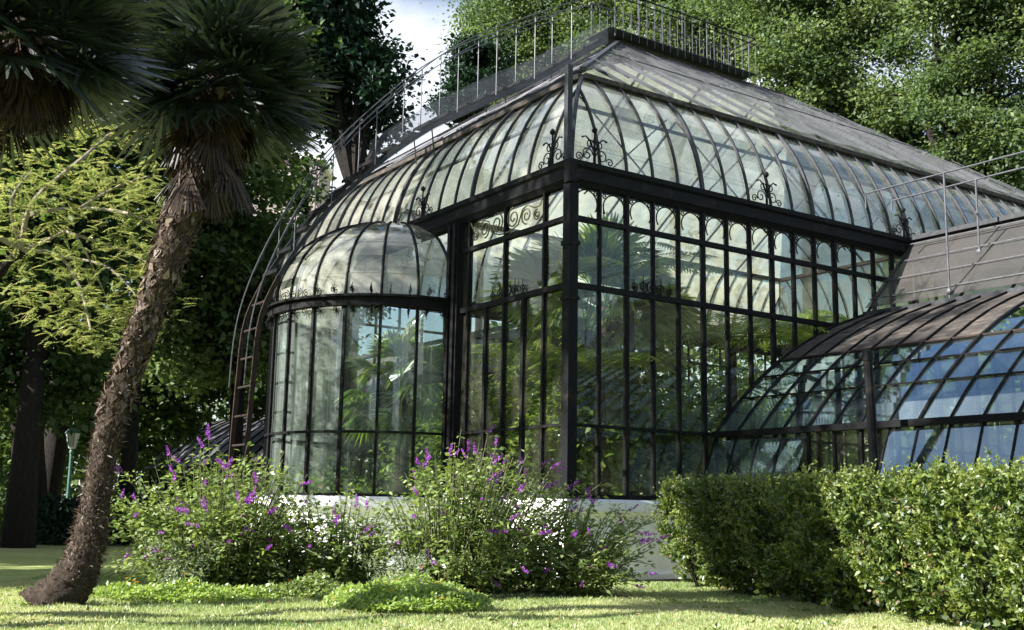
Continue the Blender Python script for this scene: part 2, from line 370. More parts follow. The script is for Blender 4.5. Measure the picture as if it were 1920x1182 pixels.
# ================================================================== GREENHOUSE
GO = (1.024, 19.655, 0.0); GR = math.atan2(0.56428, 0.82558)
def W2(u, v, z=0.0):
    return Vector((GO[0] + u * 0.82558 - v * 0.56428, GO[1] + u * 0.56428 + v * 0.82558, z))

Z_PL, Z_LO, Z_MID, Z_UP, Z_CB, Z_CT = 1.41, 2.68, 5.16, 6.39, 7.00, 7.43
PW, PD, C_AX, R_AP, BAY = 13.3, 20.0, 6.65, 2.60, 0.645
COVE = [(0.0, 7.43), (0.05, 7.75), (0.13, 8.08), (0.29, 8.52), (0.5, 8.92), (0.76, 9.30), (1.06, 9.60)]
RIDGE_Z = 13.6

pav = empty('greenhouse_pavilion', None, GO, GR)
tag(pav, 'tall black iron and glass greenhouse pavilion with half-domed bow and white plinth', 'greenhouse')

# ---- plinth: swept profile along the outline
def sweep(path, prof, closed=False):
    """path: [(x,y)], prof: [(offset outward, z)] closed polygon; outward = right of travel"""
    n = len(path); m = len(prof); vs = []; fs = []
    for i, (x, y) in enumerate(path):
        def nrm(a, b):
            d = Vector((b[0] - a[0], b[1] - a[1])).normalized(); return Vector((d.y, -d.x))
        if i == 0: nn = nrm(path[0], path[1]); k = 1
        elif i == n - 1: nn = nrm(path[-2], path[-1]); k = 1
        else:
            a = nrm(path[i - 1], path[i]); b = nrm(path[i], path[i + 1]); nn = (a + b).normalized(); k = 1 / max(0.35, nn.dot(a))
        for o_, z in prof: vs.append((x + nn.x * o_ * k, y + nn.y * o_ * k, z))
    for i in range(n - 1):
        for j in range(m):
            fs.append((i * m + j, i * m + (j + 1) % m, (i + 1) * m + (j + 1) % m, (i + 1) * m + j))
    fs.append(tuple(range(m))); fs.append(tuple(range((n - 1) * m, n * m))[::-1])
    return MB().add(vs, fs)
arc = [(-R_AP * math.sin(t), C_AX + R_AP * math.cos(t)) for t in np.linspace(0, math.pi, 25)]
outline = [(3.42, PW), (0, PW)] + arc + [(0, 0), (3.42, 0)]
PP = [(-0.3, 0), (0.13, 0), (0.13, 0.12), (0.04, 0.17), (0.04, 1.08), (0.08, 1.12), (0.15, 1.17), (0.18, 1.21), (0.18, 1.36), (0.14, 1.41), (-0.3, 1.41)]
sweep(outline, PP).build('plinth', plaster, pav)
# dark damp course below the plinth
sweep(outline, [(-0.3, -0.05), (0.19, -0.05), (0.19, 0.03), (-0.3, 0.03)]).build('plinth_footing', stone_m, pav)

# ---- right-hand (side) wall
def wall_x(part, y, n_bay, zs, nsgn, bay=BAY, glass=None, thick_every=3, rows=None):
    """wall in plane y=const along +x from 0; panes, mullions and rails as sub-parts"""
    glass = glass or g_wall
    for k in range(1, n_bay + 1):
        wd = 0.075 if k % thick_every == 2 else 0.05
        boxobj('mullion', (k * bay, y, (zs[0] + Z_CB) / 2), (wd, 0.10, Z_CB - zs[0]), iron, part)
    for z, h in ((zs[0] + 0.04, 0.08), (zs[1], 0.05), (zs[2], 0.10), (zs[3], 0.09)):
        boxobj('rail', (n_bay * bay / 2, y, z), (n_bay * bay, 0.112, h), iron, part)
    for k in range(n_bay):
        for r in range(4):
            z0 = zs[r] + 0.04; z1 = zs[r + 1] - 0.04
            boxobj('pane', ((k + 0.5) * bay, y - nsgn * 0.012, (z0 + z1) / 2), (bay - 0.03, 0.005, z1 - z0), glass, part,
                   (random.gauss(0, 0.006), 0, random.gauss(0, 0.013)))
ZS = (Z_PL, Z_LO, Z_MID, Z_UP, Z_CB)
side = empty('side_wall', pav)
wall_x(side, 0.0, 15, ZS, 1)

# ---- front wall right of the bow
front = empty('front_wall', pav)
V_HI = [0.0, 0.77, 2.06, 3.35, 3.6]
V_LO = [0.0, 0.77, 1.42, 2.06, 2.70, 3.35, 3.6]
def front_bay(part, flip):
    def Y(v): return PW - v if flip else v
    for v in V_HI[1:4]:
        boxobj('mullion', (0, Y(v), (Z_PL + Z_CB) / 2), (0.10, 0.055, Z_CB - Z_PL), iron, part)
    for v in (1.42, 2.70):
        boxobj('mullion', (0, Y(v), (Z_PL + Z_MID) / 2), (0.09, 0.085, Z_MID - Z_PL), iron, part)
    for z, h in ((Z_PL + 0.04, 0.08), (Z_LO, 0.05), (Z_MID, 0.10), (Z_UP, 0.09)):
        boxobj('rail', (0, Y(1.80), z), (0.112, 3.6, h), iron, part)
    for r in range(4):
        vv = V_LO if r < 2 else V_HI
        z0 = ZS[r] + 0.04; z1 = ZS[r + 1] - 0.04
        for a, b in zip(vv[:-1], vv[1:]):
            boxobj('pane', (0.012, Y((a + b) / 2), (z0 + z1) / 2), (0.005, b - a - 0.02, z1 - z0), g_wall, part,
                   (0, random.gauss(0, 0.006), random.gauss(0, 0.013)))
front_bay(front, False)
far_front = empty('far_front_wall', pav)
front_bay(far_front, True)

# ---- posts
MB().box((-0.02, -0.02, (Z_PL + Z_CB) / 2), (0.2, 0.2, Z_CB - Z_PL)).box((-0.02, -0.02, Z_PL + 0.1), (0.3, 0.3, 0.2)).box((-0.02, -0.02, 5.9), (0.25, 0.25, 0.08)).box((-0.02, -0.02, 4.9), (0.25, 0.25, 0.06)).build('corner_post', iron, pav)
MB().box((-0.02, PW + 0.02, (Z_PL + Z_CB) / 2), (0.2, 0.2, Z_CB - Z_PL)).build('corner_post', iron, pav)
for y in (3.83, PW - 3.83):
    MB().box((0, y, (Z_PL + Z_CB) / 2), (0.26, 0.40, Z_CB - Z_PL)).box((-0.14, y - 0.1, (Z_PL + Z_CB) / 2), (0.08, 0.1, Z_CB - Z_PL)).box((-0.14, y + 0.1, (Z_PL + Z_CB) / 2), (0.08, 0.1, Z_CB - Z_PL)).build('column', iron, pav)
MB().box((-0.06, 0.03, 8.33), (0.11, 0.11, 1.84)).build('corner_pole', iron_blue, pav)

# ---- cornice
CP = [(-0.22, 7.02), (0.02, 7.0), (0.06, 7.06), (0.10, 7.10), (0.10, 7.30), (0.15, 7.34), (0.16, 7.43), (-0.22, 7.43)]
sweep([(0, PW), (0, 0)], CP).build('cornice', iron, pav)
# the side runs are mitred by sweeping both corners in one path each
sweep([(-0.0, 0.0), (PD, 0)], CP).build('cornice', iron, pav)
sweep([(PD, PW), (0, PW)], CP).build('cornice', iron, pav)
sweep([(PD, 0), (PD, PW)], CP).build('cornice', iron, pav)
MB().box((-0.08, -0.08, 7.215), (0.165, 0.165, 0.43)).build('cornice_corner', iron, pav)

# ---- bow (apse)
bow = empty('bow', pav)
NB = 11
Z_RG = 5.38
def ap(t, r=R_AP): return (-r * math.sin(t), C_AX - r * math.cos(t))
for k in range(NB + 1):
    t = math.pi * k / NB; x, y = ap(t)
    place('mullion', boxmesh(0.055, 0.09, Z_RG - Z_PL, iron, 'mullion'), bow, (x, y, (Z_PL + Z_RG) / 2), (0, 0, math.atan2(x, -(y - C_AX))))
def curved_slab(t0, t1, r, th, z0, z1, n=5):
    mb = MB(); vs = []; fs = []
    for i in range(n + 1):
        t = t0 + (t1 - t0) * i / n
        for rr_ in (r - th / 2, r + th / 2):
            x, y = ap(t, rr_)
            for z in (z0, z1): vs.append((x, y, z))
    for i in range(n):
        a = i * 4; b = a + 4
        fs += [(a, b, b + 1, a + 1), (a + 2, a + 3, b + 3, b + 2), (a + 1, b + 1, b + 3, a + 3), (a, a + 2, b + 2, b)]
    fs += [(0, 1, 3, 2), (n * 4, n * 4 + 2, n * 4 + 3, n * 4 + 1)]
    return mb.add(vs, fs)
dt = math.pi / NB
for k in range(NB):
    for z0, z1 in ((Z_PL + 0.06, Z_LO - 0.03), (Z_LO + 0.03, Z_RG - 0.2)):
        curved_slab(k * dt + 0.008, (k + 1) * dt - 0.008, R_AP - 0.01, 0.005, z0, z1).build('pane', g_apse, bow, smooth=False)
curved_slab(0, math.pi, R_AP, 0.10, Z_LO - 0.025, Z_LO + 0.025, 44).build('rail', iron, bow)
curved_slab(0, math.pi, R_AP, 0.11, Z_PL, Z_PL + 0.06, 44).build('rail', iron, bow)
curved_slab(0, math.pi, R_AP + 0.03, 0.16, Z_RG - 0.15, Z_RG + 0.02, 44).build('ring_beam', iron, bow)
curved_slab(0, math.pi, R_AP + 0.09, 0.20, Z_RG + 0.022, Z_RG + 0.07, 44).build('ring_moulding', iron, bow)

# ---- half dome over the bow
dome = empty('half_dome', pav)
DH = 2.05
def dpt(t, ph, r=R_AP):
    s = math.cos(ph) ** 0.9; z = Z_RG + 0.07 + DH * math.sin(ph) ** 0.95
    x, y = ap(t, r * s); return (x, y, z)
PH = [0, 0.22, 0.44, 0.66, 0.88, 1.10, 1.32, 1.5]
for k in range(NB + 1):
    t = math.pi * k / NB
    MB().tube([dpt(t, p, R_AP + 0.02) for p in np.linspace(0, 1.5, 16)], 0.032, 5).build('rib', iron, dome)
rows = [(0.0, 0.22), (0.22, 0.42), (0.42, 0.62), (0.62, 0.84), (0.84, 1.12), (1.12, 1.48)]
for k in range(NB):
    for ri, (p0, p1) in enumerate(rows):
        vs = []; fs = []
        nn = 3
        for i in range(nn + 1):
            p = p0 + (p1 - p0 + 0.012) * i / nn
            for t in (k * dt + 0.006, (k + 1) * dt - 0.006):
                # lower edge of each row laps over the one below
                off = 0.012 * (1 - i / nn)
                vs.append(dpt(t, p, R_AP + off)); vs.append(dpt(t, p, R_AP + off - 0.006))
        for i in range(nn):
            a = i * 4; b = a + 4
            fs += [(a, a + 2, b + 2, b), (a + 1, b + 1, b + 3, a + 3), (a, b, b + 1, a + 1), (a + 2, a + 3, b + 3, b + 2)]
        fs += [(0, 1, 3, 2), (nn * 4, nn * 4 + 2, nn * 4 + 3, nn * 4 + 1)]
        MB().add(vs, fs).build('pane', g_cove, dome)

# ---- cove roof
def side_map(sd):
    return {'right': lambda a, d, z: (a, d, z), 'front': lambda a, d, z: (d, a, z),
            'left': lambda a, d, z: (a, PW - d, z), 'back': lambda a, d, z: (PD - d, a, z)}[sd]
def cove_resample(n):
    P = np.array(COVE); s = np.r_[0, np.cumsum(np.linalg.norm(np.diff(P, axis=0), axis=1))]
    # smooth through Catmull-like cubic by polynomial on arclength
    cx = np.polyfit(s, P[:, 0], 4); cz = np.polyfit(s, P[:, 1], 4)
    q = np.linspace(0, s[-1], n); return list(zip(np.polyval(cx, q), np.polyval(cz, q)))
CV = cove_resample(13)
def cove_pane(mb, mp, a, b, pts, lim):
    vs = []; fs = []; n = len(pts)
    for i, (d, z) in enumerate(pts):
        d = max(d, 0); a_ = min(max(a, d), lim - d); b_ = min(max(b, d), lim - d)
        off = 0.010 * (1 - i / (n - 1))
        for q in (a_, b_):
            vs.append(mp(q, d - off + 0.02, z)); vs.append(mp(q, d - off + 0.026, z))
    for i in range(n - 1):
        e = i * 4; g = e + 4
        fs += [(e, e + 2, g + 2, g), (e + 1, g + 1, g + 3, e + 3), (e, g, g + 1, e + 1), (e + 2, e + 3, g + 3, g + 2)]
    fs += [(0, 1, 3, 2), ((n - 1) * 4, (n - 1) * 4 + 2, (n - 1) * 4 + 3, (n - 1) * 4 + 1)]
    mb.add(vs, fs)
def cove(sd, length, nbay, single, rowsplit):
    part = empty(sd + '_cove', pav) if single else None
    mp = side_map(sd); bay = length / nbay
    joined_p = MB(); joined_r = MB()
    for k in range(nbay):
        for i0, i1 in rowsplit:
            if min((k + 1) * bay, length - k * bay) <= CV[i0][0] + 0.01: continue
            mb = MB() if single else joined_p
            cove_pane(mb, mp, k * bay + 0.015, (k + 1) * bay - 0.015, CV[i0:i1 + 1], length)
            if single: mb.build('pane', g_cove, part)
    for k in range(1, nbay):
        a = k * bay; lim = min(a, length - a)
        pts = [mp(a, max(d - 0.02, -0.02), z) for d, z in CV if d <= lim]
        if len(pts) < 2: continue
        mb = MB() if single else joined_r
        w = 0.04 if k % 5 == 0 else 0.026
        for p, q in zip(pts[:-1], pts[1:]):
            mb.bar(p, q, w * 1.5, w * 2)
        if single: mb.build('rib', iron_blue, part)
    if not single:
        joined_p.build(sd + '_cove_glazing', g_far, pav); joined_r.build(sd + '_cove_rib_set', iron, pav)
        tag(pav.children[-1], kind='stuff')
cove('right', PD, 31, True, [(0, 4), (4, 8), (8, 12)])
cove('front', PW, 20, True, [(0, 6), (6, 12)])
for sd, ln, nb in (('left', PD, 31), ('back', PW, 20)):
    before = set(bpy.data.objects)
    cove(sd, ln, nb, False, [(0, 6), (6, 12)])
    for o in set(bpy.data.objects) - before: o['kind'] = 'stuff'
# hips along the cove and roof
for sx, sy in ((0, 0), (0, 1), (1, 0), (1, 1)):
    mb = MB()
    pts = [((PD - d) if sx else d, (PW - d) if sy else d, z) for d, z in CV]
    mb.tube([(p[0] - (0.02 if not sx else -0.02), p[1] - (0.02 if not sy else -0.02), p[2]) for p in pts], 0.045, 6)
    mb.build('hip_rib', iron_blue, pav)
# inner purlin behind the side cove, and tie rods
mb = MB(); mb.bar((0.6, 0.62, 8.78), (PD - 0.6, 0.62, 8.78), 0.05, 0.06); mb.build('purlin', iron, pav)
mb = MB(); mb.bar((0.62, 0.6, 8.78), (0.62, PW - 0.6, 8.78), 0.05, 0.06); mb.build('purlin', iron, pav)
for k in range(4):
    a = 2.2 + k * 2.6
    for s_ in (1, -1):
        MB().bar((a - 1.2 * s_, 0.9, 7.2), (a + 1.2 * s_, 1.15, 9.3), 0.025, 0.025).build('tie_rod', iron, pav)

# ---- upper roof: gutter ledge, panels, netting
d0, z0 = CV[-1]
upper = empty('upper_roof', pav)
def ledge(p, q, name='roof_ledge'):
    MB().bar(p, q, 0.22, 0.10).build(name, boards, upper)
zl = z0 + 0.03
ledge((d0, d0, zl), (PD - d0, d0, zl)); ledge((PD - d0, PW - d0, zl), (d0, PW - d0, zl))
ledge((d0, PW - d0, zl - 0.002), (d0, d0, zl - 0.002)); ledge((PD - d0, d0, zl - 0.002), (PD - d0, PW - d0, zl - 0.002))
RA, RB = (C_AX, C_AX, RIDGE_Z), (PD - C_AX, C_AX, RIDGE_Z)
def slab(mb, q, th):
    q = [Vector(p) for p in q]; n = (q[1] - q[0]).cross(q[-1] - q[0]).normalized()
    if n.z < 0: n = -n
    m = len(q); vs = q + [p - n * th for p in q]
    fs = [tuple(range(m)), tuple(range(2 * m - 1, m - 1, -1))] + [(i, i + m, (i + 1) % m + m, (i + 1) % m) for i in range(m)]
    return mb.add(vs, fs)
def roof_side(sd, length, nb, name):
    mp = side_map(sd); mb_ = None
    run = C_AX - d0; zz0 = z0 + 0.1
    def P(a, s):      # s 0..1 up the slope
        d = d0 + run * s; return mp(a, d, zz0 + (RIDGE_Z - zz0) * s)
    edges = np.linspace(d0, length - d0, nb + 1)
    for a, b in zip(edges[:-1], edges[1:]):
        a1, b1 = a + 0.02, b - 0.02
        sa = min(1, min(a1 - d0, length - d0 - a1) / run); sb = min(1, min(b1 - d0, length - d0 - b1) / run)
        sa = max(sa, 0.0); sb = max(sb, 0.0)
        poly = [P(a1, 0), P(b1, 0)]
        if sb > 0.01: poly.append(P(b1, sb))
        if abs(sa - 1) > 1e-6 and abs(sb - 1) > 1e-6 and False: pass
        if sa > 0.01: poly.append(P(a1, sa))
        if len(poly) >= 3:
            slab(MB(), poly, 0.008).build('roof_panel', g_roof if sd in ('right', 'front') else g_far, upper)
        if sb > 0.03 and b < length - d0 - 0.05:
            MB().bar(P(b, 0.0), P(b, max(sb - 0.02, 0.02)), 0.05, 0.07).build('rafter', iron_blue, upper)
    # netting laid on battens above the glass
    lift = Vector((0, 0, 0.13))
    q = [P(d0, 0), P(length - d0, 0), P(length - C_AX, 1), P(C_AX, 1)]
    if abs(length - 2 * C_AX) < 0.1: q = q[:3]
    vs = []; fs = []; nu, nv_ = int(length * 3), 16
    for j in range(nv_ + 1):
        s_ = j / nv_; lo = d0 + run * s_; hi = max(length - d0 - run * s_, lo)
        for i in range(nu + 1):
            a = lo + (hi - lo) * i / nu; p = P(a, s_)
            vs.append((p[0], p[1], p[2] + 0.13 + 0.03 * math.sin(a * 4.9) * math.sin(s_ * 22 + a) + random.gauss(0, 0.008)))
    for j in range(nv_):
        for i in range(nu):
            k = j * (nu + 1) + i; fs.append((k, k + 1, k + nu + 2, k + nu + 1))
    MB().add(vs, fs).build('wire_netting', net_m, upper, smooth=True)
    for j in (8,):
        s_ = j / nv_; MB().bar(Vector(P(d0 + run * s_, s_)) + Vector((0, 0, 0.17)), Vector(P(length - d0 - run * s_, s_)) + Vector((0, 0, 0.17)), 0.025, 0.02).build('net_batten', galv, upper)
    for b in edges[1:-1:2]:
        sb = min(1, min(b - d0, length - d0 - b) / run)
        if sb > 0.1: MB().bar(Vector(P(b, 0.0)) + Vector((0, 0, 0.19)), Vector(P(b, sb * 0.97)) + Vector((0, 0, 0.19)), 0.03, 0.02).build('net_batten', iron_blue, upper)
roof_side('right', PD, 15, 'r'); roof_side('front', PW, 10, 'f'); roof_side('left', PD, 8, 'l'); roof_side('back', PW, 6, 'b')
MB().bar((C_AX - 0.2, C_AX, RIDGE_Z + 0.08), (PD - C_AX + 0.2, C_AX, RIDGE_Z + 0.08), 0.22, 0.06).build('ridge_cap', boards, upper)
for (sx, sy) in ((0, 0), (0, 1)):
    p = (d0, PW - d0 if sy else d0, z0 + 0.2); MB().bar(p, (C_AX, C_AX, RIDGE_Z + 0.16), 0.12, 0.08).build('hip_cap', iron_blue, upper)

# ---- far glazing (only glimpsed through the near glass)
mb = MB(); mg = MB()
def far_wall(p0, p1, n):
    p0 = Vector(p0); p1 = Vector(p1); d = (p1 - p0) / n; ln = (p1 - p0).length
    for k in range(n + 1):
        c = p0 + d * k; mb.box((c.x, c.y, (Z_PL + Z_CB) / 2), (0.06, 0.06, Z_CB - Z_PL))
    for z in (Z_LO, Z_MID, Z_UP): mb.bar((p0.x, p0.y, z), (p1.x, p1.y, z), 0.06, 0.07)
    for k in range(n):
        a = p0 + d * (k + 0.04); b = p0 + d * (k + 0.96)
        for r in range(4): slab(mg, [(a.x, a.y, ZS[r] + 0.04), (b.x, b.y, ZS[r] + 0.04), (b.x, b.y, ZS[r + 1] - 0.04), (a.x, a.y, ZS[r + 1] - 0.04)], 0.005)
far_wall((0, PW, 0), (PD, PW, 0), 26); far_wall((PD, 0, 0), (PD, PW, 0), 18); far_wall((9.9, 0, 0), (PD, 0, 0), 14)
tag(mb.build('far_frame', iron, pav), kind='stuff'); tag(mg.build('far_glazing', g_wall, pav), kind='stuff')
MB().box((PD / 2, PW - 0.12, 0.7), (PD, 0.24, 1.4)).box((PD - 0.12, PW / 2 - 0.13, 0.7), (0.24, PW - 0.3, 1.396)).build('far_plinth', plaster, pav)
MB().box((PD / 2, PW / 2, 0.25), (PD - 0.7, PW - 0.7, 0.5)).build('planting_bed', soil, pav)

# ---- scroll ironwork
def spiral(c, r, turns, a0, sgn, ax, n=22):
    pts = []
    for i in range(n + 1):
        q = i / n; a = a0 + sgn * turns * 2 * math.pi * q; rr_ = r * (1 - 0.8 * q)
        x = c[0] + rr_ * math.cos(a); z = c[1] + rr_ * math.sin(a)
        pts.append((x, 0, z) if ax == 'x' else (0, x, z))
    return pts
def finial_mesh(ax):
    mb = MB()
    for s in (1, -1):
        for (cx, cz, r) in ((0.17, 0.16, 0.14), (0.36, 0.09, 0.085), (0.1, 0.36, 0.10)):
            mb.tube(spiral((s * cx, cz), r, 1.3, math.pi if s > 0 else 0, -s, ax, 16), 0.012, 5)
        mb.tube([((s * x, 0, z) if ax == 'x' else (0, s * x, z)) for x, z in ((0.02, 0.25), (0.1, 0.42), (0.2, 0.5), (0.29, 0.47))], [0.02, 0.018, 0.014, 0.02], 5)
    mb.tube([(0, 0, 0), (0, 0, 0.62)], [0.03, 0.014], 6)
    mb.lathe([(0.008, 0.58), (0.05, 0.62), (0.055, 0.66), (0.02, 0.71)], 8)
    return mb.mesh('scroll_finial', iron)
FX, FY = finial_mesh('x'), finial_mesh('y')
for u in (0.45, 4.95, 9.4, 13.8): place('scroll_finial', FX, pav, (u, -0.1, Z_CT))
for v in (0.45, 5.2): place('scroll_finial', FY, pav, (-0.1, v, Z_CT))
def cresting(ax, w):
    mb = MB(); n = int(w / 0.22)
    for i in range(n):
        c = -w / 2 + (i + 0.5) * w / n; h = 0.22 * (1 - abs(c) / w * 1.1) + 0.06
        mb.tube(spiral((c, h * 0.5), h * 0.5, 1.4, -math.pi / 2, 1 if c < 0 else -1, ax, 16), 0.011, 5)
        p = [(c, 0, 0), (c, 0, h + 0.1)]
        if ax == 'y': p = [(0, c, 0), (0, c, h + 0.1)]
        mb.tube(p, [0.012, 0.006], 5)
    return mb.mesh('rail_cresting', iron)
place('rail_cresting', cresting('y', 1.3), front, (-0.03, 1.95, Z_MID + 0.05))
place('rail_cresting', cresting('x', 1.1), side, (1.9, -0.03, Z_MID + 0.05))
# ochre scroll grille in the top light of the front wall
mb = MB()
for s in (1, -1):
    for cx, cz, r, sg in ((0.28, 0.30, 0.21, 1), (0.72, 0.26, 0.17, -1), (1.06, 0.2, 0.11, 1)):
        mb.tube(spiral((s * cx, cz), r, 1.7, math.pi / 2 if sg > 0 else -math.pi / 2, s * sg, 'y', 30), 0.016, 5)
    mb.tube([(0, s * x, z) for x, z in ((0.02, 0.05), (0.2, 0.06), (0.45, 0.14), (0.58, 0.4), (0.75, 0.46), (0.98, 0.35), (1.15, 0.36), (1.24, 0.5))], 0.015, 5)
place('scroll_grille', mb.mesh('scroll_grille', ochre_iron), front, (-0.04, 2.05, Z_UP + 0.04))
# ring brackets in the top lights of the side wall
mb = MB()
mb.tube([(0.25 * math.cos(a), 0, 0.27 + 0.24 * math.sin(a)) for a in np.linspace(-0.6, math.pi + 0.6, 26)], 0.014, 5)
for s in (1, -1): mb.tube(spiral((s * 0.22, 0.47), 0.06, 1.3, 0, s, 'x', 12), 0.012, 5)
RB_ = mb.mesh('ring_bracket', iron)
for k in range(12): place('ring_bracket', RB_, side, ((k + 0.5) * BAY, -0.03, Z_UP + 0.04))
# scroll frieze round the ring beam of the bow
mb = MB()
for s in (1, -1): mb.tube(spiral((s * 0.09, 0.09), 0.075, 1.3, math.pi / 2, s, 'x', 14), 0.011, 4)
mb.tube([(0, 0, 0), (0, 0, 0.24)], [0.012, 0.006], 4)
FR = mb.mesh('scroll_frieze', iron)
for k in range(22):
    t = math.pi * (k + 0.5) / 22; x, y = ap(t, R_AP + 0.16)
    place('scroll_frieze', FR, bow, (x, y, Z_RG + 0.07), (0, 0, math.pi / 2 - t + math.pi))
    x, y = ap(t, R_AP + 0.02)
    place('scroll_frieze', FR, bow, (x, y, Z_RG - 0.15), (math.pi, 0, math.pi / 2 - t))

# ================================================================== WINGS
WPROF = [(3.42, 2.70), (3.75, 3.05), (4.10, 3.38), (4.38, 3.62), (4.65, 3.84), (4.92, 4.04), (5.20, 4.23), (5.75, 4.56), (6.30, 4.84), (6.96, 5.13), (7.86, 5.46)]
GROWS = [(0, 2), (2, 4), (4, 6), (6, 8)]
WR_U, WR_Z = 9.7, 7.35
def wing(y0, y1, sgn, label, detail):
    """wing running along local y from y0 (pavilion) to y1"""
    w = empty('greenhouse_wing', None, GO, GR); tag(w, label, 'greenhouse')
    L = abs(y1 - y0); nb = int(round(L / 0.56)); bay = (y1 - y0) / nb
    roof = empty('curved_roof', w)
    # glass rows and boards
    if detail:
        for k in range(nb):
            a = y0 + k * bay; b = a + bay; g = 0.015 * sgn
            top_glass = k >= 8
            for i0, i1 in GROWS[:4 if top_glass else 3]:
                vs = []; fs = []; j = random.gauss(0, 0.004); nn_ = i1 - i0
                for i in range(i0, i1 + 1):
                    p = WPROF[i]; lf = 0.014 * (1 - (i - i0) / nn_) + j * (i - i0) / nn_
                    for y_ in (a + g, b - g): vs += [(p[0], y_, p[1] + lf), (p[0] + 0.004, y_, p[1] + lf - 0.006)]
                for i in range(nn_):
                    e = i * 4; h_ = e + 4
                    fs += [(e, e + 2, h_ + 2, h_), (e + 1, h_ + 1, h_ + 3, e + 3), (e, h_, h_ + 1, e + 1), (e + 2, e + 3, h_ + 3, h_ + 2)]
                fs += [(0, 1, 3, 2), (nn_ * 4, nn_ * 4 + 2, nn_ * 4 + 3, nn_ * 4 + 1)]
                MB().add(vs, fs).build('pane', g_wing, roof, smooth=False)
            mb = MB(); ib = 8 if top_glass else 6
            for p, q in zip(WPROF[ib:-1], WPROF[ib + 1:]):
                slab(mb, [(p[0], a + g * 0.4, p[1] + random.uniform(0, 0.02)), (p[0], b - g * 0.4, p[1] + 0.004), (q[0], b - g * 0.4, q[1] + 0.004), (q[0], a + g * 0.4, q[1])], 0.02)
            mb.build('roof_board', boards, roof)
            mb = MB()
            for p, q in zip(WPROF[:-1], WPROF[1:]):
                th = 0.05 if k % 4 == 0 else 0.024
                mb.bar((p[0], a, p[1] + 0.02), (q[0], a, q[1] + 0.02), th, 0.05)
            mb.build('rib', iron, roof)
        for i in (2, 4, 6):
            p = WPROF[i]; MB().bar((p[0], y0, p[1] + 0.025), (p[0], y1, p[1] + 0.025), 0.035, 0.03).build('purlin', iron if i < 6 else rust, roof)
    else:
        for k in range(nb):
            a = y0 + k * bay; b = a + bay
            mb = MB()
            for p, q in zip(WPROF[:-1], WPROF[1:]):
                slab(mb, [(p[0], a, p[1] + random.uniform(0, 0.012)), (p[0], b, p[1] + 0.004), (q[0], b, q[1] + 0.004), (q[0], a, q[1])], 0.02)
            mb.build('roof_board', boards_dark, roof)
        for k in range(0, nb, 2):
            a = y0 + k * bay; mb = MB()
            for p, q in zip(WPROF[:-1], WPROF[1:]): mb.bar((p[0], a, p[1] + 0.03), (q[0], a, q[1] + 0.03), 0.045, 0.06)
            mb.build('rib', iron, roof)
    p = WPROF[0]
    MB().bar((p[0] - 0.03, y0, p[1] - 0.03), (p[0] - 0.03, y1, p[1] - 0.03), 0.16, 0.11).build('eave_rail', iron, roof)
    p = WPROF[-1]
    MB().bar((p[0] + 0.05, y0, p[1] + 0.03), (p[0] + 0.05, y1, p[1] + 0.03), 0.16, 0.10).build('upper_gutter', iron_blue, roof)
    # steeper upper slope under shade netting, up to the ridge
    slab(MB(), [(p[0] + 0.1, y0, p[1] + 0.05), (p[0] + 0.1, y1, p[1] + 0.05), (WR_U, y1, WR_Z - 0.05), (WR_U, y0, WR_Z - 0.05)], 0.01).build('upper_slope', boards_dark if not detail else g_roof, roof)
    if detail:
        slab(MB(), [(p[0] + 0.05, y0, p[1] + 0.17), (p[0] + 0.05, y1, p[1] + 0.17), (WR_U, y1, WR_Z + 0.05), (WR_U, y0, WR_Z + 0.05)], 0.004).build('shade_netting', net_dk, roof)
        for k in range(0, nb, 2):
            a = y0 + k * bay; MB().bar((p[0] + 0.1, a, p[1] + 0.06), (WR_U, a, WR_Z - 0.03), 0.04, 0.05).build('rafter', iron, roof)
        for s_ in (0.12, 0.37, 0.62, 0.87):
            MB().bar((p[0] + (WR_U - p[0]) * s_, y0, p[1] + (WR_Z - p[1]) * s_ + 0.16), (p[0] + (WR_U - p[0]) * s_, y1, p[1] + (WR_Z - p[1]) * s_ + 0.16), 0.02, 0.02).build('net_batten', galv, roof)
    MB().bar((WR_U, y0, WR_Z + 0.08), (WR_U, y1, WR_Z + 0.08), 0.3, 0.1).build('ridge_cap', iron_blue, roof)
    # rear slope
    mb = MB(); pr = [(2 * WR_U - a, b) for a, b in WPROF][::-1]; pr = [(WR_U, WR_Z - 0.05)] + pr
    for a, b in zip(pr[:-1], pr[1:]): slab(mb, [(a[0], y0, a[1]), (a[0], y1, a[1]), (b[0], y1, b[1]), (b[0], y0, b[1])], 0.02)
    mb.build('rear_slope', g_far if detail else boards_dark, roof)
    # front wall below the eave
    wall = empty('low_wall', w); x = 3.42
    MB().box((x + 0.05, (y0 + y1) / 2, 0.55), (0.3, L, 1.1)).build('plinth', plaster, wall)
    boxobj('rail', (x, (y0 + y1) / 2, 1.14), (0.14, L, 0.08), iron, wall)
    step = 2 if not detail else 1
    for k in range(0, nb + 1, step):
        boxobj('mullion', (x, y0 + k * bay, 1.88), (0.07, 0.045, 1.52), iron, wall)
    for k in range(0, nb, step):
        vent = detail and (k < 4 or k >= 7)
        c = y0 + (k + 0.5 * step) * bay
        if vent:   # sash hinged at the eave and propped open
            o = boxobj('vent_pane', (x - 0.30, c, 1.93), (0.006, abs(bay) - 0.03, 1.40), g_wing, wall, (0, RAD(22), 0))
            boxobj('vent_bar', (x - 0.305, c - bay * 0.5, 1.93), (0.03, 0.03, 1.42), iron, wall, (0, RAD(22), 0))
        else:
            boxobj('pane', (x + 0.01, c, 1.9), (0.005, abs(bay) * step - 0.04, 1.44), g_wall, wall)
    MB().box((WR_U + 3.2, (y0 + y1) / 2, 0.02), (12, L, 0.1)).build('earth_floor', soil, wall)
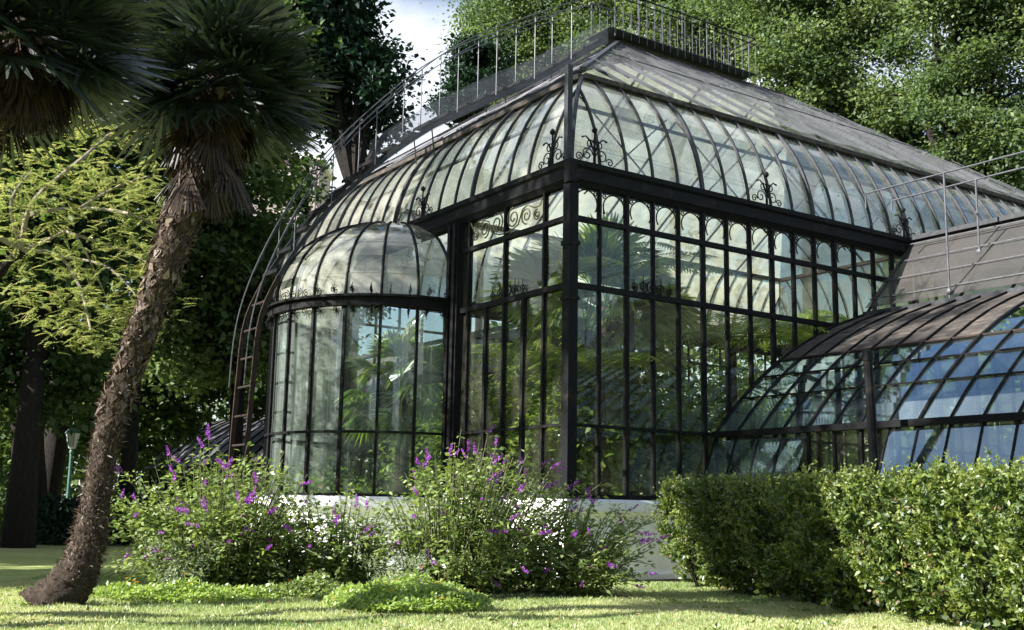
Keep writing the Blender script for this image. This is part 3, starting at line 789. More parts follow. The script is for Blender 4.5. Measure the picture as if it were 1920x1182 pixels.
    if not detail:   # hipped far end
        mb = MB()
        for p, q in zip(WPROF[:-1], WPROF[1:]):
            dp, dq = (p[0] - 3.42) * 0.35, (q[0] - 3.42) * 0.35
            slab(mb, [(p[0], y1 + 2.2 * (1 - dp / 1.6), p[1]), (2 * WR_U - p[0], y1 + 2.2 * (1 - dp / 1.6), p[1]), (2 * WR_U - q[0], y1 + 2.2 * (1 - dq / 1.6), q[1]), (q[0], y1 + 2.2 * (1 - dq / 1.6), q[1])], 0.03)
        mb.build('hipped_end', boards_dark, roof)
        MB().box((WR_U, y1 + 0.1, 1.35), (2 * (WR_U - 3.45), 0.1, 2.7)).build('end_wall', boards_dark, wall)
    return w
wr = wing(-0.12, -10.2, -1, 'low glass-roofed greenhouse wing with netted upper slope behind the clipped hedge', True)
wl = wing(PW + 0.12, 36.0, 1, 'low greenhouse wing with dark curved roof left of the bow, under trees', False)
# catwalk hand rails over the right wing
cat = empty('catwalk_railing', None, GO, GR); tag(cat, 'galvanised pipe handrail on posts above the netted right wing', 'railing')
for u, zb, zt, ye in ((7.9, 5.62, 8.16, -0.25), (9.0, 6.6, 8.22, -0.1)):
    MB().tube([(u, ye, zt), (u, -10, zt)], 0.02, 8).build('handrail', galv, cat)
    for y in (-2.2, -6.2, -9.8):
        MB().tube([(u, y, zb - 0.1), (u, y, zt)], 0.022, 8).lathe([(0.06, 0), (0.07, 0.04), (0.05, 0.1)], 8, (u, y, zb + 0.02)).build('post', galv, cat)
    MB().tube([(u, ye, zt), (u, ye, zb + (2.2 if u < 8.5 else 1.4))], 0.02, 6).build('post', galv, cat)
# standing pipe in front of the wing
sp = MB().tube([(0, 0, 0), (0, 0, 3.72)], 0.07, 10).lathe([(0.11, 0), (0.11, 0.12), (0.07, 0.16)], 10).lathe([(0.085, 3.62), (0.085, 3.76), (0.03, 3.8)], 10).build('vent_pipe', iron, None, smooth=False)
sp.location = W2(2.75, -4.3); sp.rotation_euler = (0, RAD(-1.6), 0)
tag(sp, 'upright black iron pipe standing behind the hedge in front of the glass wing', 'pipe')

# ================================================================== ROOF STAIR + RIDGE RAILING
stair = empty('roof_stair', None, GO, GR); tag(stair, 'rusty iron maintenance stair arching over the pavilion roof from ground to ridge', 'stair')
BASE = [(-3.42, 0.0), (-3.38, 2.6), (-3.28, 5.1), (-2.72, 6.3), (-1.9, 7.5), (-0.65, 8.85), (0.7, 9.98), (2.2, 10.95), (3.8, 11.9), (5.9, 13.45)]
HAND = [(-3.52, 3.6), (-3.5, 4.7), (-3.36, 5.5), (-3.05, 6.4), (-2.6, 7.4), (-1.95, 8.6), (-1.2, 9.6), (-0.4, 10.5), (0.7, 11.65), (1.85, 12.55), (3.75, 13.65), (5.1, 14.4), (5.9, 14.75)]
def resample(P, n):
    P = np.array(P, float); s = np.r_[0, np.cumsum(np.linalg.norm(np.diff(P, axis=0), axis=1))]
    q = np.linspace(0, s[-1], n); x = np.interp(q, s, P[:, 0]); z = np.interp(q, s, P[:, 1])
    for _ in range(3):
        x[1:-1] = (x[:-2] + 2 * x[1:-1] + x[2:]) / 4; z[1:-1] = (z[:-2] + 2 * z[1:-1] + z[2:]) / 4
    return list(zip(x, z))
B_ = resample(BASE, 60); H_ = resample(HAND, 48)
SW = 0.42
for s in (-1, 1):
    y = C_AX + s * SW
    lo = [(x, y, z) for x, z in B_ if z < 6.0]; hi = [(x, y, z) for x, z in B_ if z >= 5.85]
    mb = MB()
    for p, q in zip(lo[:-1], lo[1:]): mb.bar(p, q, 0.04, 0.10, (1, 0, 0.3))
    mb.build('ladder_stringer', rust, stair)
    mb = MB()
    for p, q in zip(hi[:-1], hi[1:]): mb.bar(p, q, 0.03, 0.09)
    mb.build('stringer', iron_blue, stair)
    MB().tube([(x, y, z) for x, z in H_], 0.015, 6).build('handrail', galv, stair)
    MB().tube([(x, y, z - 0.06 - 0.16 * min(1, max(0, (x + 3) / 4))) for x, z in H_[8:]], 0.010, 5).build('handrail', galv, stair)
    # netting along the upper flight
    vs = []; fs = []
    up_ = [(x, z) for x, z in B_ if z > 8.9]
    for x, z in up_: vs += [(x, y + 0.03 * s, z - 0.1), (x, y + 0.03 * s, z + 0.62)]
    for i in range(len(up_) - 1): fs.append((2 * i, 2 * i + 2, 2 * i + 3, 2 * i + 1))
    MB().add(vs, fs).build('side_netting', net_m, stair)
    # posts
    for i in (12, 17, 22, 27, 31, 35, 39, 43):
        hx, hz = H_[i]
        bz = np.interp(hx, [p[0] for p in B_], [p[1] for p in B_])
        if bz < hz - 0.3: MB().tube([(hx, y, bz - 0.05), (hx, y, hz)], 0.013, 5).build('post', galv, stair)
# treads
zt = 0.35; steps = []
s_acc = 0.0
for (p, q) in zip(B_[:-1], B_[1:]):
    s_acc += math.hypot(q[0] - p[0], q[1] - p[1])
    if s_acc > 0.36:
        s_acc = 0.0; steps.append(q)
TM = MB().box((0.06, 0, 0.0), (0.22, 2 * SW - 0.05, 0.022)).box((-0.05, 0, -0.04), (0.015, 2 * SW - 0.05, 0.06)).mesh('tread', iron)
TR = MB().tube([(0, -SW + 0.02, 0), (0, SW - 0.02, 0)], 0.022, 6).mesh('rung', rust)
for x, z in steps:
    if z < 5.6: place('rung', TR, stair, (x, C_AX, z))
    else: place('tread', TM, stair, (x, C_AX, z + 0.17))
# brackets holding the flight off the roof
for x, z in steps[18::4]:
    for s in (-1, 1):
        MB().tube([(x, C_AX + s * SW, z - 0.05), (x + 0.1, C_AX + s * SW, z - 0.75)], 0.018, 5).build('bracket', iron_blue, stair)

rid = empty('ridge_railing', None, GO, GR); tag(rid, 'grey baluster railing round the walkway on the pavilion ridge', 'railing')
RX0, RX1, RZ0, RZ1 = 5.9, 11.4, RIDGE_Z + 0.15, RIDGE_Z + 1.28
for s in (-1, 1):
    y = C_AX + s * 0.5
    for z, r in ((RZ1, 0.02), (RZ1 - 0.17, 0.016)):
        MB().tube([(RX0 + 0.15, y, z), (RX1, y, z)], r, 6).build('rail', iron if s < 0 else galv, rid)
    for k in range(20):
        x = RX0 + 0.2 + k * (RX1 - RX0 - 0.2) / 19
        zt_ = RZ1 - 0.02 if k % 6 else RZ1 + (0.75 if k in (6, 12) and s > 0 else 0.04)
        MB().tube([(x, y, RZ0 - 0.15), (x, y, zt_)], 0.012 if k % 6 else 0.022, 6).build('baluster', galv, rid)
for z in (RZ1, RZ1 - 0.17): MB().tube([(RX1, C_AX - 0.5, z), (RX1, C_AX + 0.5, z)], 0.026, 6).build('rail', iron, rid)
MB().box(((RX0 + RX1) / 2, C_AX, RIDGE_Z + 0.2), (RX1 - RX0, 1.02, 0.025)).build('walkway', iron_blue, rid)

# ================================================================== PLANTS
# ---- fan leaf: blade of narrow folded segments at the end of a stalk (local +x)
def fan_leaf(seed, nseg=23, R=0.86, stalk=0.62, spread=3.3, droop=0.06, mat=None, wseg=0.042):
    g = np.random.default_rng(seed); V = []; F = []; Rn = []
    def quad(a, b, c, d, r):
        k = len(V); V.extend([a, b, c, d]); F.append((k, k + 1, k + 2, k + 3)); Rn.extend([r] * 4)
    w = 0.012
    P0 = np.array([0, 0, 0.]); P1 = np.array([stalk * 0.5, 0, 0.05]); P2 = np.array([stalk, 0, 0.0])
    for a, b in ((P0, P1), (P1, P2)):
        quad(a + (0, -w, 0), a + (0, w, 0), b + (0, w, 0), b + (0, -w, 0), 0.3)
        quad(a + (0, 0, -w), a + (0, 0, w), b + (0, 0, w), b + (0, 0, -w), 0.3)
    for i in range(nseg):
        a = (i / (nseg - 1) - 0.5) * spread * 1.0 + g.normal(0, 0.025)
        L = R * (0.78 + 0.22 * math.cos(a * 0.8)) * g.uniform(0.92, 1.05)
        d = np.array([math.cos(a), math.sin(a), 0]); s = np.array([-math.sin(a), math.cos(a), 0])
        up = np.array([0, 0, 1.]); r = g.random()
        cup = 0.12 * abs(a)
        p0 = P2; p1 = P2 + d * L * 0.5 + up * (cup * L * 0.4); p2 = P2 + d * L * (0.98 - droop * 0.2) + up * (cup * L * 0.3 - droop * L * g.uniform(0.5, 1.2))
        ww = wseg * R / 0.72; f = up * ww * 0.35 * (1 if i % 2 else -1)
        quad(p0, p1 - s * ww * 0.5 + f, p1 + s * ww * 0.5 - f, p0 + s * 0.004, r)
        quad(p1 - s * ww * 0.5 + f, p2 - s * 0.006, p2 + s * 0.006, p1 + s * ww * 0.5 - f, r)
    return polymesh('fan_leaf', np.array(V), np.array(F), mat, np.array(Rn))

def smooth_path(P, n):
    P = np.array(P, float); s = np.linspace(0, 1, len(P)); q = np.linspace(0, 1, n)
    # Catmull-Rom
    outp = []
    for t in q:
        x = t * (len(P) - 1); i = min(int(x), len(P) - 2); f = x - i
        p0 = P[max(i - 1, 0)]; p1 = P[i]; p2 = P[i + 1]; p3 = P[min(i + 2, len(P) - 1)]
        outp.append(0.5 * ((2 * p1) + (-p0 + p2) * f + (2 * p0 - 5 * p1 + 4 * p2 - p3) * f * f + (-p0 + 3 * p1 - 3 * p2 + p3) * f ** 3))
    return np.array(outp)

def rough_trunk(path, rad, nseg, amp, seed):
    g = np.random.default_rng(seed); mb = MB(); n = len(path)
    mb.tube([tuple(p) for p in path], list(rad), nseg)
    v = np.array(mb.v); c = np.repeat(path, nseg, axis=0)
    k = g.normal(1, amp, size=len(v))[:, None]
    mb.v = [tuple(p) for p in c + (v - c) * k]
    return mb

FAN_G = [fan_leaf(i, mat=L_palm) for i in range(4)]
FAN_D = [fan_leaf(20 + i, nseg=24, R=0.62, stalk=0.3, spread=1.0, droop=0.1, mat=L_dead, wseg=0.03) for i in range(3)]
FAN_I = [fan_leaf(40 + i, nseg=32, R=0.95, stalk=1.1, spread=3.0, droop=0.35, mat=L_inside, wseg=0.085) for i in range(3)]

def aim(o, d, roll=0.0):
    """point local +x along d with local +z as close to up as can be"""
    d = Vector(d).normalized(); up = Vector((0, 0, 1))
    y = up.cross(d)
    if y.length < 1e-3: y = Vector((0, 1, 0))
    y.normalize(); z = d.cross(y)
    m = Matrix((d, y, z)).transposed() @ Matrix.Rotation(roll, 3, 'X')
    o.rotation_euler = m.to_euler()

def fan_palm(label, path, rad, n_green, n_dead, scale, seed, skirt, fibre=True, greens=FAN_G, trunk_mat=palm_bark):
    g = np.random.default_rng(seed)
    path = np.array(path, float); base = path[0].copy()
    root = empty('fan_palm', None, tuple(base)); tag(root, label, 'palm tree')
    NP = 150
    P = smooth_path(path - base, NP); Rr = np.interp(np.linspace(0, 1, NP), np.linspace(0, 1, len(rad)), rad)
    Rr = Rr * (1 + 0.05 * np.sin(np.arange(NP) * 1.9) + 0.03 * g.normal(size=NP))
    rough_trunk(P, Rr, 26, 0.06, seed).build('trunk', trunk_mat, root, smooth=True)
    if fibre:
        n = 11000; t = 0.07 + 0.86 * g.random(n); idx = (t * (NP - 2)).astype(int); f = (t * (NP - 2)) - idx
        c = P[idx] * (1 - f[:, None]) + P[idx + 1] * f[:, None]; r = Rr[idx]
        tan = unit(P[idx + 1] - P[idx]); a = g.random(n) * 2 * math.pi
        x = unit(np.cross(tan, [0, 1, 0.2])); y = np.cross(tan, x)
        nrm = x * np.cos(a)[:, None] + y * np.sin(a)[:, None]
        d = tan * g.normal(0.5, 0.8, n)[:, None] + nrm * g.uniform(0.2, 1.0, n)[:, None] + g.normal(0, 0.3, (n, 3))
        L = g.uniform(0.04, 0.13, n) * np.clip(t / 0.22, 0.3, 1)
        v, fc, rn = leafquads(c + nrm * (r * 0.93)[:, None], d, L, L * g.uniform(0.05, 0.2, n), nrm, g.random(n))
        tag(place('trunk_fibre', polymesh('trunk_fibre', v, fc, L_fibre, rn), root), kind='stuff')
    if fibre:      # broken leaf bases on the upper trunk
        n = 900; t = 0.42 + 0.5 * g.random(n); idx = (t * (NP - 2)).astype(int)
        c = P[idx]; r = Rr[idx]; tan = unit(P[idx + 1] - P[idx]); a = g.random(n) * 2 * math.pi
        x = unit(np.cross(tan, [0, 1, 0.2])); y = np.cross(tan, x); nrm = x * np.cos(a)[:, None] + y * np.sin(a)[:, None]
        L = g.uniform(0.08, 0.2, n)
        v, fc, rn = leafquads(c + nrm * (r * 0.9)[:, None], tan * g.choice([-1.0, 1.0], n, p=[0.65, 0.35])[:, None] + nrm * g.uniform(0.25, 0.6, n)[:, None] + g.normal(0, 0.12, (n, 3)), L, L * 0.5, nrm, g.random(n))
        tag(place('leaf_bases', polymesh('leaf_bases', v, fc, L_fibre, rn), root), kind='stuff')
    top = P[-1]; tdir = unit(P[-1] - P[-12])
    ax = Vector(tdir)
    for i in range(n_green):
        az = i * 2.39996 + g.normal(0, 0.2); el = math.pi / 2 - (0.15 + 2.15 * (i / n_green) ** 0.85) + g.normal(0, 0.1)
        d = Vector((math.cos(az) * math.cos(el), math.sin(az) * math.cos(el), math.sin(el)))
        d = (d + ax * 0.1).normalized()
        o = place('frond', greens[i % len(greens)], root, tuple(Vector(top) - ax * (0.02 + 0.25 * i / n_green)))
        aim(o, d, g.normal(0, 0.35)); s = scale * g.uniform(0.85, 1.12); o.scale = (s, s, s)
    for i in range(n_dead):
        q = i / max(1, n_dead - 1); k = int((1 - skirt * q) * (NP - 1)); p = P[k]; az = i * 2.39996 + g.normal(0, 0.2); el = -1.0 - 0.5 * g.random()
        d = Vector((math.cos(az) * math.cos(el), math.sin(az) * math.cos(el), math.sin(el)))
        rr_ = Rr[k] * 0.8
        o = place('dead_frond', FAN_D[i % 3], root, (p[0] + math.cos(az) * rr_, p[1] + math.sin(az) * rr_, p[2]))
        aim(o, d, g.normal(0, 0.5)); s = scale * g.uniform(0.75, 1.05); o.scale = (s, s, s)
    return root

F_ = 2119.42
def px(x, y, D):
    """a spot D metres ahead of the camera under picture point (x, y) of the photograph, used to set real positions"""
    d = fw + (x - 960) / F_ * rr - (y - 591) / F_ * uu
    t = D / d.y; p = Vector((0, 0, 1.2)) + d * t; return (p.x, p.y, p.z)

pp = [px(85, 1140, 13.5), px(128, 1100, 13.55), px(160, 1040, 13.6), px(180, 940, 13.7), px(205, 800, 13.8), px(245, 680, 13.9), px(290, 560, 14.0), px(330, 440, 14.1), px(372, 330, 14.2), px(405, 200, 14.3), px(410, 135, 14.3)]
pp[0] = (pp[0][0], pp[0][1], -0.06)
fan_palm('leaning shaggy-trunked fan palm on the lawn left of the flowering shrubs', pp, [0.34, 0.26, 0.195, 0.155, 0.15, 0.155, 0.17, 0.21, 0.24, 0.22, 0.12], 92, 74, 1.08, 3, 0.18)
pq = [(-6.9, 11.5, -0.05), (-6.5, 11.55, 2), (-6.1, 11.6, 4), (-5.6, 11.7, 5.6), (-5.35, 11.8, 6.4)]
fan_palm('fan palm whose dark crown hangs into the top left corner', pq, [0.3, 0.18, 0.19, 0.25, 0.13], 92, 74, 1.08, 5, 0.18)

# ---- generic broadleaf tree
def clump_tree(name, label, base, blobs, n_clump, n_leaf, leaf, mat, seed, trunk_r=0.35, group=None, cat='tree', bark_mat=None, spread=0.9, aspect=0.7, droop=0.0, hollow=0.5, lean=(0, 0)):
    """blobs: [(x,y,z,rx,ry,rz)] relative to base"""
    g = np.random.default_rng(seed)
    root = empty(name, None, base); tag(root, label, cat, group)
    B = np.array(blobs, float); vol = B[:, 3] * B[:, 4] * B[:, 5]
    top = B[:, 2].max()
    pick = g.choice(len(B), n_clump, p=vol / vol.sum())
    d = unit(g.normal(size=(n_clump, 3))); r = (hollow + (1 - hollow) * g.random(n_clump) ** 0.6)[:, None]
    Cc = B[pick, :3] + d * r * B[pick, 3:]
    Cc[:, 2] = np.maximum(Cc[:, 2], 0.4)
    # trunk and limbs
    mb = MB(); ctr = np.array([lean[0], lean[1], B[:, 2].min() * 0.8 + 0.2 * top])
    fork = ctr * np.array([0.6, 0.6, 0.75])
    mb.tube([(0, 0, -0.1), (fork[0] * 0.3, fork[1] * 0.3, fork[2] * 0.4), tuple(fork)], [trunk_r * 1.3, trunk_r, trunk_r * 0.75], 10)
    mb.build('trunk', bark_mat or bark, root, smooth=True)
    mb = MB()
    for b in B:
        c = b[:3]; m_ = fork * 0.5 + c * 0.5 + np.array([0, 0, 0.4])
        mb.tube([tuple(fork), tuple(m_), tuple(c)], [trunk_r * 0.6, trunk_r * 0.4, trunk_r * 0.2], 6)
        idx = np.where((B[pick, :3] == c).all(1))[0][:14]
        for i in idx:
            e = Cc[i]; mb.tube([tuple(c * 0.7 + m_ * 0.3), tuple((c + e) / 2 + g.normal(0, 0.2, 3)), tuple(e)], [trunk_r * 0.2, trunk_r * 0.1, 0.02], 5)
    mb.build('limbs', bark_mat or bark, root)
    # leaves in clumps, each clump a loose flattened spray
    cs = spread * g.uniform(0.55, 1.25, n_clump)
    ids = np.repeat(np.arange(n_clump), n_leaf)
    off = g.normal(size=(len(ids), 3)) * cs[ids][:, None] * np.array([0.58, 0.58, 0.27])
    P = Cc[ids] + off
    tone = g.random(n_clump) * 0.5
    rn = np.clip(tone[ids] + g.random(len(ids)) * 0.5, 0, 1)
    D = unit(off * 0.7 + g.normal(0, 0.5, P.shape) + np.array([0, 0, -droop]))
    N = unit(g.normal(0, 0.55, P.shape) + np.array([0, 0, 1.0]))
    L = leaf * g.uniform(0.6, 1.25, len(ids))
    v, f, rr_ = leafquads(P, D, L, L * aspect, N, rn)
    place('crown', polymesh('crown', v, f, mat, rr_), root)
    return root

def tree_at(label, xpx, D, blobs_px, n_clump, n_leaf, leaf, mat, seed, **kw):
    if mat is L_plane: n_clump = int(n_clump * 0.6); n_leaf = int(n_leaf * 1.65); kw['spread'] = kw.get('spread', 0.9) * 1.25
    """blobs_px: [(x, y, dDepth, radius m, rz m)] in photograph points"""
    bx = px(xpx, 950, D); base = (bx[0], D, 0)
    bl = []
    for (x, y, dd, r, rz) in blobs_px:
        p = px(x, y, D + dd); bl.append((p[0] - base[0], p[1] - base[1], p[2], r, r, rz))
    return clump_tree(kw.pop('name', 'broadleaf_tree'), label, base, bl, n_clump, n_leaf, leaf, mat, seed, **kw)

G_BG = 'tall trees behind the greenhouse'
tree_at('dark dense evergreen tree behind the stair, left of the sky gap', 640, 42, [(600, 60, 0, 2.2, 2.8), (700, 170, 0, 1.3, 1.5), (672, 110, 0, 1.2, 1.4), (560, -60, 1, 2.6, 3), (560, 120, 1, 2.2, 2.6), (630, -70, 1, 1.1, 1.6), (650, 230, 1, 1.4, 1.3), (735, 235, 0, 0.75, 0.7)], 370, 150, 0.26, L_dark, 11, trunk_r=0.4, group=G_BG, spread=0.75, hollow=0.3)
tree_at('sunlit tree behind the top of the roof stair, right of the sky gap', 1000, 56, [(960, 60, 0, 2.6, 3.0), (1060, 20, 0, 3.2, 3.2), (1120, -60, 0, 3, 3), (930, 150, -1, 1.9, 2.2), (1000, 160, -1, 2, 2), (1080, 110, -1, 2.4, 2.4), (1000, -40, 1, 2.2, 2.4)], 280, 290, 0.185, L_plane, 12, group=G_BG, spread=0.9)
tree_at('small dark tree between the handrail posts of the roof stair', 890, 50, [(900, 125, 0, 1.3, 1.4), (860, 190, 0, 1.0, 1.0)], 70, 150, 0.22, L_dark, 13, trunk_r=0.2, group=G_BG, spread=0.5)
tree_at('sunlit tree behind the ridge railing of the pavilion', 1270, 52, [(1250, 40, 0, 3.6, 3.4), (1340, 120, 0, 3.0, 3.0), (1200, 140, 0, 3, 3), (1380, -10, 0, 3.4, 3.2), (1300, -110, 0, 3.4, 3.2)], 300, 290, 0.185, L_plane, 14, group=G_BG, spread=0.9)
tree_at('tall sunlit tree right of the ridge railing', 1530, 45, [(1500, 60, 0, 3.0, 3.0), (1480, 190, 0, 2.4, 2.4), (1600, 130, 0, 2.6, 2.4), (1560, 250, 1, 2.2, 2.0), (1620, -20, 0, 3.0, 3.0), (1450, -60, 0, 2.8, 2.8)], 215, 290, 0.185, L_plane, 15, group=G_BG, spread=0.85)
tree_at('tall broadleaf tree at the upper right edge behind the wing', 1830, 40, [(1800, 60, 0, 2.4, 2.4), (1880, 160, 0, 2.6, 2.4), (1780, 230, 0, 1.9, 1.7), (1900, -20, 0, 3.0, 2.8), (1740, -20, 0, 2.2, 2.2), (1850, 290, 0, 2.0, 1.6), (1700, 150, 2, 1.8, 1.8), (2000, 100, 0, 3, 3)], 250, 290, 0.175, L_plane, 16, group=G_BG, spread=0.8)
tree_at('shaded tree behind the wing ridge at the right', 1700, 52, [(1700, 250, 0, 3.0, 2.4), (1800, 320, 0, 2.6, 2.2), (1620, 260, 0, 2.4, 2.2), (1900, 330, 0, 3, 2.4)], 200, 130, 0.3, L_wood, 17, group=G_BG, spread=0.9)
# left wood
G_LW = 'trees of the shaded wood at the left'
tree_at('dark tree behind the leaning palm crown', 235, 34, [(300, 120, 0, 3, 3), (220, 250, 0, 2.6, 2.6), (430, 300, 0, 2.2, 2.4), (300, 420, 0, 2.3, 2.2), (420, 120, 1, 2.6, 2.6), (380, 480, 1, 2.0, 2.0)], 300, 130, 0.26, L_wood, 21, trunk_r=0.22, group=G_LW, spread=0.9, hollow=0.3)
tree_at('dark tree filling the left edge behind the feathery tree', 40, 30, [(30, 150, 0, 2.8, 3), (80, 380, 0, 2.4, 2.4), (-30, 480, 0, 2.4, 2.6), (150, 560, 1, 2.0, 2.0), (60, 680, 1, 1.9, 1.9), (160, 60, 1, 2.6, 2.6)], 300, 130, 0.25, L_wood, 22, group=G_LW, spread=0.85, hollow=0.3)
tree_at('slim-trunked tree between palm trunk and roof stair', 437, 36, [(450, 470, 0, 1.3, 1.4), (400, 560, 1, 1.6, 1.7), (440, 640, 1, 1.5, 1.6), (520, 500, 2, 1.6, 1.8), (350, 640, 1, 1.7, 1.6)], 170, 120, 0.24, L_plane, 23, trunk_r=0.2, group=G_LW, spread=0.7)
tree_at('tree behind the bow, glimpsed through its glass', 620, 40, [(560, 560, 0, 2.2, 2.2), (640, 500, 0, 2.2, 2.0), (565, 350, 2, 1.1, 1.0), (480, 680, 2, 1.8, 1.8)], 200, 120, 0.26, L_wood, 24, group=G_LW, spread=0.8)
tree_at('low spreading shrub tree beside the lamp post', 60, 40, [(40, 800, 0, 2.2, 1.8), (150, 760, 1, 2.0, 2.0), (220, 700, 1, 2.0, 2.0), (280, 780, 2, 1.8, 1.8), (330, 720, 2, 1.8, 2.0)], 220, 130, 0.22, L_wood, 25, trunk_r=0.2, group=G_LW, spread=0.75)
# dark trunks of the wood
for i, (lab, a, b, D, r1, r2) in enumerate((('thick dark trunk leaning in at the left edge', (60, 1000), (20, 420), 33, 0.5, 0.4), ('straight dark trunk left of the lamp post', (78, 1000), (125, 560), 36, 0.42, 0.3), ('slender dark trunk rising left of the roof stair', (432, 1000), (440, 330), 38, 0.2, 0.16))):
    p = px(*a, D); q = px(*b, D); bs = Vector((p[0], p[1], 0)); qq = Vector(q) - bs
    t = empty('bare_trunk_tree', None, tuple(bs)); tag(t, lab, 'tree', G_LW)
    rough_trunk(smooth_path([(0, 0, -0.1), tuple(qq * 0.5 + Vector((0.15, 0, 0))), tuple(qq)], 14), np.linspace(r1, r2, 14), 12, 0.05, 60 + i).build('trunk', bark, t, smooth=True)
    mb = MB()
    for k in range(5):
        a_ = k * 1.3; e = qq + Vector((math.cos(a_) * 1.6, math.sin(a_) * 1.2, 1.2)); mb.tube([tuple(qq * 0.9), tuple(e)], [r2 * 0.6, 0.04], 6)
    mb.build('limbs', bark, t)
    P = np.array(qq) + rng.normal(0, 1, (900, 3)) * np.array([1.3, 1.0, 0.7]) + np.array([0, 0, 1.2])
    v, f, rn = leafquads(P, rand_dirs(900), 0.25, 0.17); place('crown', polymesh('crown', v, f, L_wood, rn), t)

# far wood closing the view
n = 90000
fx = rng.uniform(-75, 75, n); fy = rng.uniform(62, 80, n)
hh = 13 + 4 * np.sin(fx * 0.21) + 3 * np.sin(fx * 0.53 + 1.3) - 5 * np.exp(-((fx + 5.5) / 3.5) ** 2)
fz = rng.random(n) * hh
v, f, rn = leafquads(np.c_[fx, fy, fz], rand_dirs(n), rng.uniform(0.35, 0.75, n), rng.uniform(0.3, 0.5, n), unit(rng.normal(0, 0.6, (n, 3)) + [0, -0.3, 1]))
m2 = 85000
an = rng.uniform(-1.25, 4.3, m2); rd = rng.uniform(46, 62, m2)      # all round the garden
hh2 = 12 + 3 * np.sin(an * 9) + 2 * np.sin(an * 23 + 1)
v2, f2, rn2 = leafquads(np.c_[rd * np.cos(-an), rd * np.sin(-an), rng.random(m2) * hh2], rand_dirs(m2), rng.uniform(0.6, 1.3, m2), rng.uniform(0.5, 0.9, m2), unit(rng.normal(0, 0.6, (m2, 3)) + [0, 0, 1]))
v, f, rn = merge([(v, f, rn), (v2, f2, rn2)])
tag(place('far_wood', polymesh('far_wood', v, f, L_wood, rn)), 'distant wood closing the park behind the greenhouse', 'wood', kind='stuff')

# trees outside the frame at the left: they throw the shade that lies over palms and lawn
G_OFF = 'trees beside the lawn whose shade falls into the picture'
def shade_tree(label, x, y, h, r, nclump, seed, zr=2.5):
    bl = [(0, 0, h, r, r, zr), (r * 0.6, r * 0.3, h - 1.2, r * 0.7, r * 0.7, zr * 0.7), (-r * 0.5, -r * 0.5, h - 0.8, r * 0.7, r * 0.7, zr * 0.8)]
    clump_tree('shade_tree', label, (x, y, 0), bl, nclump, 130, 0.34, L_wood, seed, trunk_r=0.3, group=G_OFF, spread=0.9, hollow=0.2)
clump_tree('shade_tree', 'very tall thin-crowned tree left of the lawn, dappling the pavilion', (-17, 14.5, 0), [(0, 0, 19, 3.6, 4.5, 3.4), (1.5, 3.5, 17.5, 3.0, 3.0, 2.6), (-1, -3.5, 18, 3.0, 3.0, 2.6)], 120, 46, 0.34, L_wood, 38, trunk_r=0.35, group=G_OFF, spread=0.8, hollow=0.2)

shade_tree('low-crowned tree left of the back lawn', -25, 24.5, 9, 4, 200, 34)
shade_tree('low-crowned tree beside the wood, left of the back lawn', -23.5, 20.6, 9, 3.4, 200, 35, 2.0)
shade_tree('small low-crowned tree at the left of the lawn', -18.8, 14.0, 8, 2.2, 120, 36, 1.5)

clump_tree('shade_tree', 'tall straight-trunked tree left of the near lawn, its trunk shadow crossing the grass', (-13.2, 7.9, 0), [(0, 0, 16.5, 2.0, 2.0, 1.6), (0.8, 1.2, 15.6, 1.4, 1.4, 1.1)], 46, 60, 0.32, L_wood, 40, trunk_r=0.22, group=G_OFF, spread=0.8, hollow=0.2)

